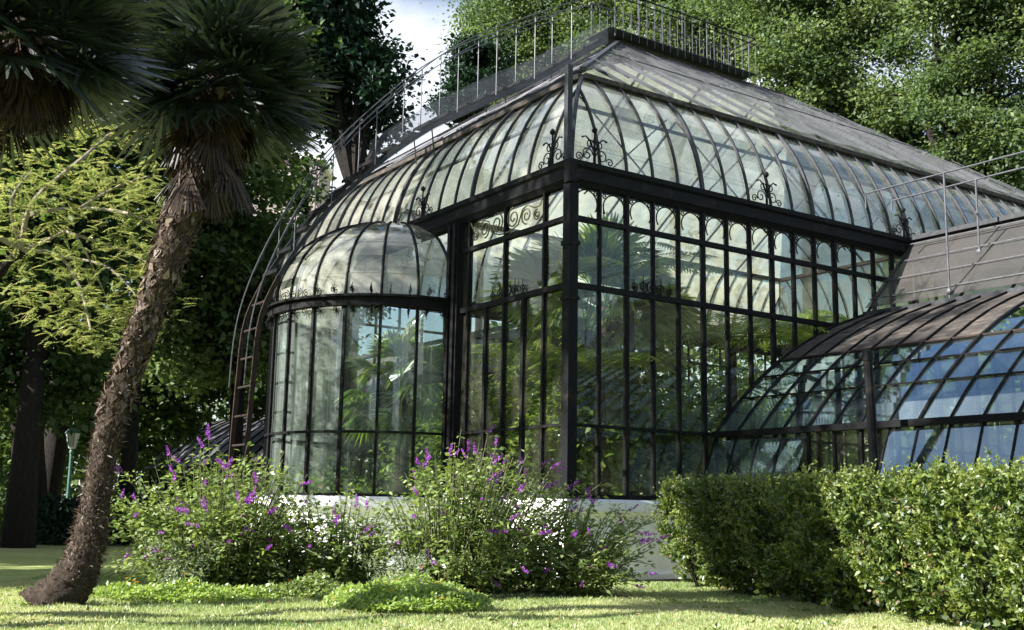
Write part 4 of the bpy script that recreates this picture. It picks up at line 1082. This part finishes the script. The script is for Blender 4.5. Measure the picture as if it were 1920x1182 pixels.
# ---- feathery tree at the left
def feather_tree():
    g = np.random.default_rng(91)
    base = (-12.5, 22.0, 0)
    root = empty('feathery_tree', None, base); tag(root, 'sunlit feathery yellow-green tree with pale bare twigs left of the leaning palm', 'tree')
    b = np.array(base)
    def rel(x, y, D): return np.array(px(x, y, D)) - b
    mb = MB()
    mb.tube([(0, 0, -0.1), (0.4, -0.5, 2.0), (0.9, -0.8, 3.4), tuple(rel(40, 470, 21))], [0.22, 0.17, 0.13, 0.10], 8); mb.build('trunk', bark, root, smooth=True)
    mb = MB(); tips = []
    st = rel(40, 470, 21)
    for (pts, r) in (([(40, 470), (110, 480), (150, 540), (170, 620)], 0.05), ([(40, 470), (90, 450), (140, 440), (200, 560)], 0.045), ([(40, 470), (60, 380), (150, 300), (230, 230)], 0.06),
                     ([(40, 470), (20, 380), (60, 320)], 0.05), ([(60, 400), (150, 390), (240, 400), (300, 430)], 0.045), ([(150, 390), (220, 350), (280, 330)], 0.03), ([(110, 480), (200, 500), (260, 560)], 0.03), ([(140, 440), (230, 470), (290, 500)], 0.03), ([(40, 470), (-40, 430), (-120, 420)], 0.05)):
        P = [rel(x, y, 20.5 + g.uniform(-0.8, 0.8)) for x, y in pts]
        if pts[0] == (40, 470): P[0] = st
        SP = smooth_path(P, 10); mb.tube([tuple(p) for p in SP], list(np.linspace(r, r * 0.35, 10)), 6)
        tips += [SP[i] for i in range(3, 10)]
    mb.build('limbs', bark_pale, root)
    zones = [(230, 200, 0.45, 0.3), (190, 260, 0.4, 0.25), (60, 300, 0.55, 0.4), (150, 330, 0.6, 0.35), (240, 340, 0.5, 0.35), (60, 400, 0.6, 0.4), (180, 420, 0.65, 0.4), (270, 420, 0.4, 0.4), (110, 480, 0.5, 0.3), (240, 500, 0.5, 0.35), (200, 580, 0.45, 0.25), (20, 340, 0.5, 0.4), (-20, 420, 0.5, 0.4), (150, 540, 0.4, 0.3), (280, 360, 0.35, 0.3), (250, 590, 0.3, 0.2), (60, 560, 0.45, 0.3), (120, 610, 0.4, 0.2), (285, 560, 0.3, 0.25), (210, 640, 0.3, 0.15), (290, 480, 0.3, 0.3), (120, 380, 0.5, 0.35), (120, 210, 0.4, 0.25)]
    parts = []
    for (x, y, r, rz) in zones:
        c = rel(x, y, 20.5)
        for k in range(62):
            p = c + g.normal(0, 1, 3) * np.array([r, 0.7, rz]) * 0.75
            az = g.uniform(0, 2 * math.pi); el = g.normal(-0.12, 0.3)
            d = np.array([math.cos(az) * math.cos(el), math.sin(az) * math.cos(el), math.sin(el)])
            L = g.uniform(0.25, 0.42); m = 13
            s = np.linspace(0.12, 1, m); rp = p + d * (s * L)[:, None] + np.array([0, 0, -1]) * (s ** 2 * 0.05)[:, None]
            side_ = unit(np.cross(d, [0, 0, 1.]))
            for sg in (1, -1):
                D = side_ * sg + d * 0.5
                ll = 0.075 * np.sin(s * 2.6 + 0.35)
                v, f, rn = leafquads(rp, np.repeat(D[None], m, 0) + g.normal(0, 0.12, (m, 3)), ll, 0.022, np.repeat([[0, 0, 1.]], m, 0) + g.normal(0, 0.25, (m, 3)), np.clip(g.random() * 0.7 + g.random(m) * 0.3, 0, 1))
                parts.append((v, f, rn))
    v, f, rn = merge(parts); place('crown', polymesh('crown', v, f, L_acacia, rn), root)
feather_tree()

# ---- flowering salvia shrubs
def flower_spike_mesh(seed):
    g = np.random.default_rng(seed); n = 46
    t = g.random(n) ** 0.8; a = g.random(n) * 6.28
    P = np.c_[np.zeros(n), np.zeros(n), t * 0.26]; d = np.c_[np.cos(a), np.sin(a), g.uniform(0.0, 0.9, n)]
    L = 0.055 * (1.1 - 0.6 * t)
    v, f, r = leafquads(P, d, L, L * 0.55, None, g.random(n))
    return polymesh('flower_spike', v, f, L_flower, r)
SPK = [flower_spike_mesh(i) for i in range(4)]
def salvia(label, centre, ext, h, n_stem, seed, n_spike, lean=(0, 0)):
    g = np.random.default_rng(seed)
    root = empty('flowering_shrub', None, (centre[0], centre[1], 0)); tag(root, label, 'shrub', 'purple-flowered shrubs before the greenhouse')
    mb = MB(); parts = []; tips = []
    for i in range(n_stem):
        a = g.uniform(0, 2 * math.pi); q = math.sqrt(g.random())
        b0 = np.array([math.cos(a) * ext[0] * q * 0.55, math.sin(a) * ext[1] * q * 0.55, 0])
        e = np.array([math.cos(a) * ext[0] * q * 1.0 + lean[0] + g.normal(0, 0.12), math.sin(a) * ext[1] * q + lean[1] + g.normal(0, 0.12), h * (1.0 - 0.5 * q * q) * (0.35 + 0.75 * g.random() ** 0.7)])
        if g.random() < 0.14: e = e * np.array([1.18, 1.18, 1.12])
        if g.random() < 0.24: e[2] = g.uniform(0.12, 0.5)
        m_ = b0 * 0.55 + e * 0.45 + np.array([0, 0, 0.22 * h * g.uniform(0.3, 1)])
        SP = smooth_path([b0, m_, e], 9); mb.tube([tuple(p) for p in SP[2:]], list(np.linspace(0.009, 0.004, 7)), 4, cap=False)
        nl = int(g.integers(24, 44)); t = 0.08 + 0.9 * g.random(nl); x = t * 8; k = np.minimum(x.astype(int), 7); fr = (x - k)[:, None]
        P = SP[k] * (1 - fr) + SP[k + 1] * fr
        az = g.random(nl) * 6.28
        D = np.c_[np.cos(az), np.sin(az), g.normal(0.05, 0.45, nl)]
        P = P + D * g.uniform(0.0, 0.10, nl)[:, None]
        L = g.uniform(0.055, 0.12, nl)
        parts.append(leafquads(P, D, L, L * 0.52, unit(g.normal(0, 0.45, (nl, 3)) + [0, 0, 1]), np.clip(g.random() * 0.4 + g.random(nl) * 0.6, 0, 1)))
        tips.append((e, unit(SP[-1] - SP[-3])))
    v, f, rn = merge(parts)
    place('foliage', polymesh('foliage', v, f, L_salvia, rn), root)
    st = mb.mesh('stems', L_stem); place('stems', st, root)
    tips.sort(key=lambda q: -(0.25 * q[0][2] - 0.5 * q[0][1] + g.normal(0, 0.5)))
    for i, (e, d) in enumerate(tips[:n_spike]):
        o = place('flower_spike', SPK[i % 4], root, tuple(e))
        dd = Vector(d) + Vector((g.normal(0, 0.6), g.normal(0, 0.6), -0.1)); o.rotation_euler = dd.to_track_quat('Z', 'Y').to_euler(); s = g.uniform(0.55, 1.0); o.scale = (s, s, s)
    return root
salvia('purple-flowered shrub beside the leaning palm trunk', (-4.1, 16.3), (1.6, 1.2), 1.95, 460, 41, 44)
salvia('straggling purple-flowered shrub in front of the bow plinth', (-2.4, 16.6), (1.0, 1.0), 1.4, 170, 42, 16)
salvia('tall purple-flowered shrub in front of the pavilion corner, leaning right', (-0.6, 16.7), (1.5, 1.1), 2.15, 390, 43, 48, (0.25, -0.1))
salvia('low sprawling flowered shrub at the foot of the plinth corner', (0.85, 16.6), (0.95, 0.8), 1.5, 140, 44, 26, (0.3, 0))

# ---- ground cover with orange flowers, silver tuft
def low_plants(label, centre, ext, h, n, mat, seed, flowers, name='ground_cover', leaf=0.055):
    g = np.random.default_rng(seed)
    root = empty(name, None, (centre[0], centre[1], 0)); tag(root, label, 'ground cover')
    a = g.random(n) * 6.28; q = np.sqrt(g.random(n)); x = np.cos(a) * ext[0] * q; y = np.sin(a) * ext[1] * q
    hh_ = h * (1 - 0.75 * q ** 2) * (0.75 + 0.25 * np.sin(x * 7 + 1) * np.cos(y * 6)); z = hh_ * (0.25 + 0.75 * np.sqrt(g.random(n)))
    L = leaf * g.uniform(0.6, 1.4, n)
    v, f, r = leafquads(np.c_[x, y, z], np.c_[g.normal(size=(n, 2)), g.normal(0.4, 0.5, n)], L, L * 0.6, unit(g.normal(0, 0.5, (n, 3)) + [0, 0, 1]))
    place('foliage', polymesh('foliage', v, f, mat, r), root)
    for i in range(flowers):
        k = g.integers(n); m = 9
        aa = np.linspace(0, 6.28, m, endpoint=False)
        v, f, r = leafquads(np.zeros((m, 3)), np.c_[np.cos(aa), np.sin(aa), np.full(m, 0.5)], 0.035, 0.022, np.repeat([[0, 0, 1.]], m, 0))
        place('flower', polymesh('flower', v, f, L_orange, r), root, (x[k], y[k], hh_[k] + 0.05))
    return root
low_plants('bright green ground cover with orange flowers in front of the tall shrub', (-1.2, 14.1), (1.0, 0.95), 0.46, 8500, L_cover, 51, 14)
low_plants('pale green low plants at the foot of the shrub beside the palm', (-4.2, 14.9), (1.3, 0.55), 0.26, 5200, L_cover, 52, 7)
low_plants('low green plants between the two flowering shrubs', (-2.6, 15.4), (0.8, 0.5), 0.35, 3200, L_salvia, 53, 2)
def tuft(label, c, n, h, r, seed):
    g = np.random.default_rng(seed); a = g.random(n) * 6.28; q = np.sqrt(g.random(n)) * r
    P = np.c_[np.cos(a) * q * 0.4, np.sin(a) * q * 0.4, np.zeros(n)]; D = np.c_[np.cos(a) * q, np.sin(a) * q, np.full(n, h)]
    # feathery side leaflets along each stem
    t = g.random((n, 18)); PP_ = P[:, None] + D[:, None] * t[..., None]; m = n * 18
    v, f, rn = leafquads(PP_.reshape(-1, 3), g.normal(size=(m, 3)) + [0, 0, 0.6], 0.05, 0.008)
    tag(place('feathery_plant', polymesh('feathery_plant', v, f, L_silver, rn), None, c), label, 'plant')
tuft('silvery feathery plant rising from the ground cover', (-1.35, 14.35, 0), 90, 0.62, 0.42, 54)
tuft('silvery feathery plant low in the shrub beside the palm', (-4.3, 15.25, 0), 90, 0.75, 0.45, 55)

# ---- clipped hedge
def hedge():
    g = np.random.default_rng(71)
    root = empty('hedge', None, (3.2, 17, 0)); tag(root, 'clipped green hedge with sunlit shoots along the right-hand wing', 'hedge')
    A = np.array([2.5, 19.2]); Bp = np.array([5.5, 9.6]); d = (Bp - A); Ln = np.linalg.norm(d); d /= Ln; nn = np.array([-d[1], d[0]])   # nn points right/away
    if nn[0] < 0: nn = -nn
    b = np.array([3.2, 17.0])
    Wd, Hh = 2.3, 1.62
    def surf_pt(s, w_, kind):
        bump = 0.16 * np.sin(s * 2.1 + 0.6) + 0.12 * np.sin(s * 4.7 + w_ * 2) + 0.08 * np.sin(s * 9 + w_ * 5)
        return bump
    # sprigs: short twigs set all over a lumpy body, each with its own small leaves
    ns = 6000; nl = 14
    def lump(s_, h_): return 0.10 * np.sin(s_ * 2.1 + 0.6) + 0.15 * np.sin(s_ * 4.7 + h_ * 4.1) + 0.12 * np.sin(s_ * 8.3 - h_ * 6.7 + 1.0) + 0.08 * np.sin(s_ * 15.1 + h_ * 12)
    k = g.random(ns); s_ = g.random(ns) * Ln; h_ = 0.06 + 0.94 * g.random(ns) ** 0.85; w_ = g.random(ns) * Wd
    face = k < 0.58; topm = (k >= 0.58) & (k < 0.88); endm = k >= 0.88
    Pb = np.zeros((ns, 3)); O_ = np.zeros((ns, 3))
    under = np.where(h_ < 0.3, (0.3 - h_) * 1.3, 0)
    off_ = 0.16 + lump(s_, h_) + under + 0.5 * np.maximum(0, h_ - 0.8) ** 1.2 + np.abs(g.normal(0, 0.09, ns))
    Pb[face] = np.c_[A + d * s_[:, None] + nn * off_[:, None], h_ * Hh][face]; O_[face] = np.r_[-nn * 0.8, 0.55]
    zt_ = Hh - 0.12 + 0.6 * lump(s_, w_) - np.abs(g.normal(0, 0.06, ns))
    Pb[topm] = np.c_[A + d * s_[:, None] + nn * w_[:, None], zt_][topm]; O_[topm] = [0, 0, 1.0]
    oe = 0.15 + lump(w_ * 1.3, h_) + under
    Pb[endm] = np.c_[A + d * oe[:, None] + nn * w_[:, None], h_ * Hh][endm]; O_[endm] = np.r_[-d * 0.8, 0.5]
    gap = np.sin(s_ * 5.9 + h_ * 7.3 + w_) * np.sin(s_ * 3.1 - h_ * 9.1 + 2 * w_) + 0.4 * np.sin(s_ * 13 + h_ * 17)
    keep = gap > -0.42 + g.normal(0, 0.15, ns)          # thin places where the inside shows
    Pb, O_ = Pb[keep], O_[keep]; ns = len(Pb)
    T = unit(O_ + g.normal(0, 0.38, (ns, 3))); TL = g.uniform(0.10, 0.30, ns)
    t = g.random((ns, nl)); Pl = Pb[:, None] + T[:, None] * (t * TL[:, None])[..., None]
    Dl = T[:, None] * 0.7 + g.normal(0, 0.8, (ns, nl, 3)); m = ns * nl
    L = (g.uniform(0.045, 0.11, (ns, nl)) * g.uniform(0.75, 1.35, (ns, 1)) * (1.1 - 0.4 * t)).ravel()
    tone = np.repeat(g.random(ns) * 0.45, nl) + 0.35 * t.ravel() + 0.25 * g.random(m)
    v, f, r = leafquads(Pl.reshape(-1, 3) - np.r_[b, 0], Dl.reshape(-1, 3), L, L * 0.42, unit(g.normal(0, 0.7, (m, 3)) + np.repeat(O_, nl, 0) * 0.7), np.clip(tone, 0, 1))
    place('foliage', polymesh('foliage', v, f, L_hedge, r), root)
    # leaves within the body
    m = 30000; s2 = g.random(m) * Ln; w2 = 0.42 + g.random(m) * (Wd - 0.42); z2 = g.random(m) * (Hh - 0.22)
    xy = A + d * s2[:, None] + nn * (w2 + 0.8 * lump(s2, z2 / Hh))[:, None]
    v, f, r = leafquads(np.c_[xy, z2] - np.r_[b, 0], rand_dirs(m), 0.11, 0.07)
    place('inner_foliage', polymesh('inner_foliage', v, f, L_hedge, r), root)
    # upright shoots with small leaves
    parts = []; mb = MB()
    for i in range(520):
        s3 = g.random() * Ln; face_ = g.random() < 0.35
        if face_: hz_ = g.uniform(0.35, 0.95); w3 = 0.12 * math.sin(s3 * 4.7 + hz_ * 5); p = np.r_[A + d * s3 + nn * w3, hz_ * Hh]; dr = np.r_[-nn * 0.6, 0.8]
        else: w3 = g.random() ** 1.5 * Wd; p = np.r_[A + d * s3 + nn * w3, Hh - 0.05]; dr = np.r_[g.normal(0, 0.2, 2), 1]
        dr = unit(dr + g.normal(0, 0.15, 3)); L3 = g.uniform(0.1, 0.32); p = p - np.r_[b, 0]
        mb.tube([tuple(p), tuple(p + dr * L3)], [0.005, 0.002], 3, cap=False)
        kk = 20; t = g.random(kk); PP_ = p + dr * (t * L3)[:, None]
        parts.append(leafquads(PP_, g.normal(0, 1, (kk, 3)) + dr * 0.8, 0.045, 0.02, None, np.clip(0.6 + 0.4 * g.random(kk), 0, 1)))
    v, f, r = merge(parts); tag(place('shoots', polymesh('shoots', v, f, L_hedge, r), root), kind='stuff'); tag(place('shoot_stems', mb.mesh('shoot_stems', L_stem), root), kind='stuff')
    m = 420; s2 = g.random(m) * Ln; z2 = g.random(m) * Hh; xy = A + d * s2[:, None] + nn * (0.08 + 0.13 * np.sin(s2 * 4.7 + z2 * 3))[:, None]
    v, f, r = leafquads(np.c_[xy, z2] - np.r_[b, 0], rand_dirs(m), 0.06, 0.03); tag(place('dry_twigs', polymesh('dry_twigs', v, f, L_hedge_dry, r), root), kind='stuff')
    mb = MB()
    for i in range(26):
        p = np.r_[A + d * g.random() * Ln + nn * g.uniform(0.4, 1.4), 0] - np.r_[b, 0]
        mb.tube([tuple(p), tuple(p + [g.normal(0, 0.1), g.normal(0, 0.1), 0.5]), tuple(p + [g.normal(0, 0.3), g.normal(0, 0.3), 1.2])], [0.035, 0.028, 0.012], 6)
    tag(mb.build('stems', bark, root), kind='stuff')
hedge()

# ---- earth bed under the shrubs, ragged at its edge
bv = []; bf = []; NR, NT = 12, 120
for j in range(NR + 1):
    for i in range(NT):
        t = i / NT * 2 * math.pi; q = j / NR
        x = -1.9 + 3.9 * q * math.cos(t) * (1 + 0.06 * math.sin(7 * t) + 0.04 * math.sin(19 * t + 1)); y = 16.85 + 1.45 * q * math.sin(t) * (1 + 0.08 * math.sin(9 * t + 2) + 0.06 * math.sin(23 * t))
        bv.append((x, y, float(gz(np.array(x), np.array(y))) + 0.012 - 0.03 * max(0, q - 0.92) / 0.08))
for j in range(NR):
    for i in range(NT): bf.append((j * NT + i, j * NT + (i + 1) % NT, (j + 1) * NT + (i + 1) % NT, (j + 1) * NT + i))
tag(MB().add(bv, bf).build('flower_bed', soil), kind='structure')
# ---- grass on the lawn
n = 190000
gx = rng.uniform(-7.5, 5.2, n); gy = rng.uniform(9.6, 20.0, n)
keep = np.abs(gx) < gy * 0.5 + 0.6; gx = gx[keep]; gy = gy[keep]; n = len(gx)
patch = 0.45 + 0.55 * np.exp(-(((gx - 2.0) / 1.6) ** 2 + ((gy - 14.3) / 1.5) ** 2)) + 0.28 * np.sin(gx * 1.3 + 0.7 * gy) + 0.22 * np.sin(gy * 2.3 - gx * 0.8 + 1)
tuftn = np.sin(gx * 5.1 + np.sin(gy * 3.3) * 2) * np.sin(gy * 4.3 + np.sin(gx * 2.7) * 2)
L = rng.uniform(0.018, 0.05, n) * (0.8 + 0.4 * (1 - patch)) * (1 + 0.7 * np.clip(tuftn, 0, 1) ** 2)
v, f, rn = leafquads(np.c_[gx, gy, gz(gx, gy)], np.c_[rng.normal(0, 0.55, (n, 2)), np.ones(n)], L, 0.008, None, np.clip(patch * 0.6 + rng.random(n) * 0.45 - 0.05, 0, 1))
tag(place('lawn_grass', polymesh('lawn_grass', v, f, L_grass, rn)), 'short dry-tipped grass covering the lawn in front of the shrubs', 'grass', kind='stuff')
n = 420; lx = rng.uniform(-6, 5, n); ly = rng.uniform(10, 18.5, n)
v, f, rn = leafquads(np.c_[lx, ly, gz(lx, ly) + 0.03], np.c_[rng.normal(size=(n, 2)), rng.normal(0, 0.15, n)], rng.uniform(0.04, 0.09, n), 0.045, unit(rng.normal(0, 0.3, (n, 3)) + [0, 0, 1]))
tag(place('leaf_litter', polymesh('leaf_litter', v, f, L_litter, rn)), 'scattered dry brown leaves lying on the lawn', 'leaf litter', kind='stuff')

n = 2600; wc = np.c_[rng.uniform(-6.5, 4.5, 130), rng.uniform(10.2, 17.5, 130)]; wi = rng.integers(0, 130, n)
wx = wc[wi, 0] + rng.normal(0, 0.07, n); wy = wc[wi, 1] + rng.normal(0, 0.07, n)
v, f, rn = leafquads(np.c_[wx, wy, gz(wx, wy) + 0.01], np.c_[rng.normal(size=(n, 2)), rng.uniform(0.2, 1.0, n)], rng.uniform(0.04, 0.09, n), 0.03, unit(rng.normal(0, 0.4, (n, 3)) + [0, 0, 1]))
tag(place('lawn_weeds', polymesh('lawn_weeds', v, f, L_salvia, rn)), 'small broad-leaved weeds dotted through the lawn', 'weeds', kind='stuff')

# ---- plants inside the pavilion
def arch_palm(label, c, n_fr, L0, h, seed, group):
    g = np.random.default_rng(seed); p0 = W2(c[0], c[1], 0.5)
    root = empty('feather_palm', None, tuple(p0)); tag(root, label, 'palm tree', group)
    mb = MB(); mb.tube([(0, 0, -0.05), (0.05, 0.05, h * 0.5), (0, 0.1, h)], [0.16, 0.12, 0.10], 9); mb.build('trunk', palm_bark, root, smooth=True)
    for i in range(n_fr):
        az = i * 2.4 + g.normal(0, 0.2); el0 = g.uniform(0.5, 1.3); L = L0 * g.uniform(0.8, 1.15); m = 26; s = np.linspace(0, 1, m)
        hor = L * (s * math.cos(el0) + 0.15 * s * s); z = L * (s * math.sin(el0) - 0.75 * s * s * math.sin(el0) - 0.1 * s * s)
        dirv = np.array([math.cos(az), math.sin(az)]); R_ = np.c_[dirv[0] * hor, dirv[1] * hor, z]
        tan = unit(np.gradient(R_, axis=0)); sd_ = np.array([-dirv[1], dirv[0], 0.])
        parts = []
        for sg in (1, -1):
            ll = L * 0.26 * np.sin(np.clip(s * 2.9 + 0.2, 0, 3.1)) + 0.02
            parts.append(leafquads(R_, np.repeat((sd_ * sg)[None], m, 0) + tan * 0.7 + [0, 0, -0.25], ll, 0.055, tan * 0 + [0, 0, 1.] + g.normal(0, 0.2, (m, 3)), np.clip(0.3 + g.random(m) * 0.6, 0, 1)))
        parts.append(leafquads(R_[:-1], np.diff(R_, axis=0), L / m * 1.3, 0.025, np.repeat([[0, 0, 1.]], m - 1, 0), np.full(m - 1, 0.2)))
        v, f, rn = merge(parts); place('frond', polymesh('frond', v, f, L_inside, rn), root, (0, 0.1, h))
    return root
G_IN = 'palms growing inside the pavilion'
def in_fan(label, c, h, ng, sc, seed):
    b0 = W2(c[0], c[1], 0.5)
    fan_palm(label, [tuple(b0), (b0.x + 0.1, b0.y, 0.5 + h * 0.5), (b0.x, b0.y, 0.5 + h)], [0.2, 0.14, 0.12], ng, 4, sc, seed, 0.2, fibre=False, greens=FAN_I)
in_fan('fan palm with broad pale leaves just inside the bow glass', (0.0, 6.1), 3.3, 16, 0.85, 61)
in_fan('fan palm inside the pavilion behind the front wall top lights', (3.2, 3.6), 4.6, 18, 1.2, 62)
in_fan('tall fan palm deep inside the pavilion', (6.5, 7.0), 6.0, 20, 1.2, 63)
arch_palm('arching palm close behind the side wall near the corner post', (1.9, 1.5), 12, 2.4, 3.2, 64, G_IN)
arch_palm('bright arching palm behind the middle of the side wall', (5.6, 1.6), 13, 2.8, 4.2, 65, G_IN)
arch_palm('arching palm inside where the wing roof meets the side wall', (8.2, 1.9), 12, 2.6, 4.6, 66, G_IN)
arch_palm('tall arching palm under the glass cove inside the pavilion', (3.4, 2.4), 12, 2.4, 5.6, 67, G_IN)
arch_palm('arching palm deep behind the side wall', (10.5, 4.0), 12, 2.8, 5.0, 68, G_IN)
arch_palm('arching palm at the far side of the pavilion interior', (6.0, 10.5), 12, 2.8, 4.6, 69, G_IN)
def in_bush(label, c, ext, h, n, seed, leaf=0.2):
    g = np.random.default_rng(seed); p0 = W2(c[0], c[1], 0.5); nc = 60
    root = empty('hothouse_shrub', None, tuple(p0)); tag(root, label, 'shrub', 'leafy shrubs inside the pavilion')
    a = g.random(nc) * 6.28; q = np.sqrt(g.random(nc)); C_ = np.c_[np.cos(a) * q * ext, np.sin(a) * q * ext, h * (0.15 + 0.85 * g.random(nc)) * (1 - 0.3 * q)]
    ids = np.repeat(np.arange(nc), n // nc); P = C_[ids] + g.normal(0, 0.25, (len(ids), 3)); m = len(ids); L = leaf * g.uniform(0.6, 1.3, m)
    v, f, r = leafquads(P, np.c_[g.normal(size=(m, 2)), g.normal(-0.2, 0.5, m)], L, L * 0.5, unit(g.normal(0, 0.5, (m, 3)) + [0, 0, 1]), np.clip(g.random(nc)[ids] * 0.5 + g.random(m) * 0.5, 0, 1))
    place('foliage', polymesh('foliage', v, f, L_inside, r), root)
    mb = MB()
    for k in range(14): e = C_[k]; mb.tube([(e[0] * 0.3, e[1] * 0.3, 0), tuple(e)], [0.03, 0.01], 5)
    tag(mb.build('stems', bark, root), kind='stuff')
in_bush('leafy shrub inside the corner of the pavilion', (1.6, 2.6), 1.2, 3.8, 5200, 81)
in_bush('dense shrub inside behind the side wall, left of the wing', (4.0, 2.6), 1.4, 4.0, 6000, 82)
in_bush('dense shrub inside beside the wing junction', (6.8, 3.2), 1.5, 4.2, 6000, 83)
in_bush('shrub inside in the middle of the planting bed', (4.2, 6.0), 1.6, 3.6, 6000, 84)
in_bush('dense shrub inside behind the front wall', (1.8, 4.6), 1.1, 4.2, 5200, 88)
in_bush('low shrub inside along the bow floor', (-0.9, 7.6), 0.9, 1.5, 3000, 85, 0.14)
in_bush('shrub at the far side of the pavilion interior', (4.0, 11.0), 1.6, 3.6, 5000, 86)
in_bush('tall shrub deep inside the pavilion', (11, 6.5), 2.2, 5.0, 7000, 87)

# ---- lamp post, dark shrubs by it, house in the trees, dark bin
lp = px(126, 950, 34); lamp = empty('lamp_post', None, (lp[0], 34, 0)); tag(lamp, 'green park lamp post with frosted lantern at the wood edge', 'lamp post')
MB().lathe([(0.16, 0), (0.16, 0.25), (0.1, 0.32), (0.07, 0.5), (0.055, 1.2), (0.05, 2.6), (0.07, 2.64), (0.07, 2.7), (0.045, 2.76)], 12).build('post', lamp_green, lamp, smooth=False)
MB().lathe([(0.1, 2.76), (0.12, 2.82), (0.21, 3.2), (0.22, 3.22)], 6).build('lantern', frost_m, lamp)
MB().lathe([(0.26, 3.22), (0.2, 3.3), (0.09, 3.4), (0.05, 3.46), (0.02, 3.56)], 6).build('lantern_cap', lamp_green, lamp)
for k in range(6):
    a = k * math.pi / 3; MB().bar((0.125 * math.cos(a), 0.125 * math.sin(a), 2.82), (0.22 * math.cos(a), 0.22 * math.sin(a), 3.22), 0.02, 0.02).build('lantern_bar', lamp_green, lamp)
def dark_shrub(label, x, D, r, h, seed, mat=L_dark):
    g = np.random.default_rng(seed); b = px(x, 950, D); n = 5200
    root = empty('rounded_shrub', None, (b[0], D, 0)); tag(root, label, 'shrub', 'shrubs along the wood edge')
    d = unit(g.normal(size=(n, 3))); d[:, 2] = np.abs(d[:, 2]); q = (0.6 + 0.4 * g.random(n) ** 0.5) * (1 + 0.12 * np.sin(d[:, 0] * 7 + d[:, 2] * 5))
    P = d * q[:, None] * [r, r * 0.8, h]; L = g.uniform(0.08, 0.17, n)
    v, f, rn = leafquads(P, d + g.normal(0, 0.8, (n, 3)), L, L * 0.6); place('foliage', polymesh('foliage', v, f, mat, rn), root)
    mb = MB()
    for k in range(6): a = k; mb.tube([(0, 0, 0), (math.cos(a) * r * 0.5, math.sin(a) * r * 0.4, h * 0.7)], [0.05, 0.02], 5)
    mb.build('stems', bark, root)
dark_shrub('dark rounded shrub in front of the lamp post', 125, 33, 1.3, 1.35, 95)
dark_shrub('dark shrub right of the lamp post, behind the palm trunk', 215, 33.5, 1.5, 1.5, 96)
dark_shrub('dark shrub left of the lamp post at the picture edge', 20, 34, 1.4, 1.6, 97, L_wood)

hb = px(500, 950, 95); house = empty('apartment_building', None, (hb[0], 95, 0)); tag(house, 'pink rendered apartment block far behind the trees, left of the stair', 'building')
MB().box((0, 3, 15.5), (6, 6, 31)).build('wall', pink_wall, house)
MB().box((0, 3, 31.2), (6.6, 6.6, 0.5)).build('roof_cornice', white_trim, house)
for r in range(8):
    for c in (-1.8, 0, 1.8):
        wdw = boxobj('window', (c, -0.03, 5 + r * 3.4), (1.0, 0.08, 1.7), white_trim, house); boxobj('pane', (0, -0.05, 0), (0.8, 0.04, 1.5), dark_pane, wdw)
bn = px(-6, 1036, 22); bb = MB().lathe([(0.12, 0), (0.15, 0.02), (0.17, 0.45), (0.19, 0.47), (0.19, 0.52), (0.1, 0.55)], 12).build('waste_bin', black_iron, None, smooth=False)
bb.scale = (0.65, 0.65, 0.65); bb.location = (bn[0] - 0.08, 22, 0); tag(bb, 'small black bin at the left edge of the lawn', 'bin')
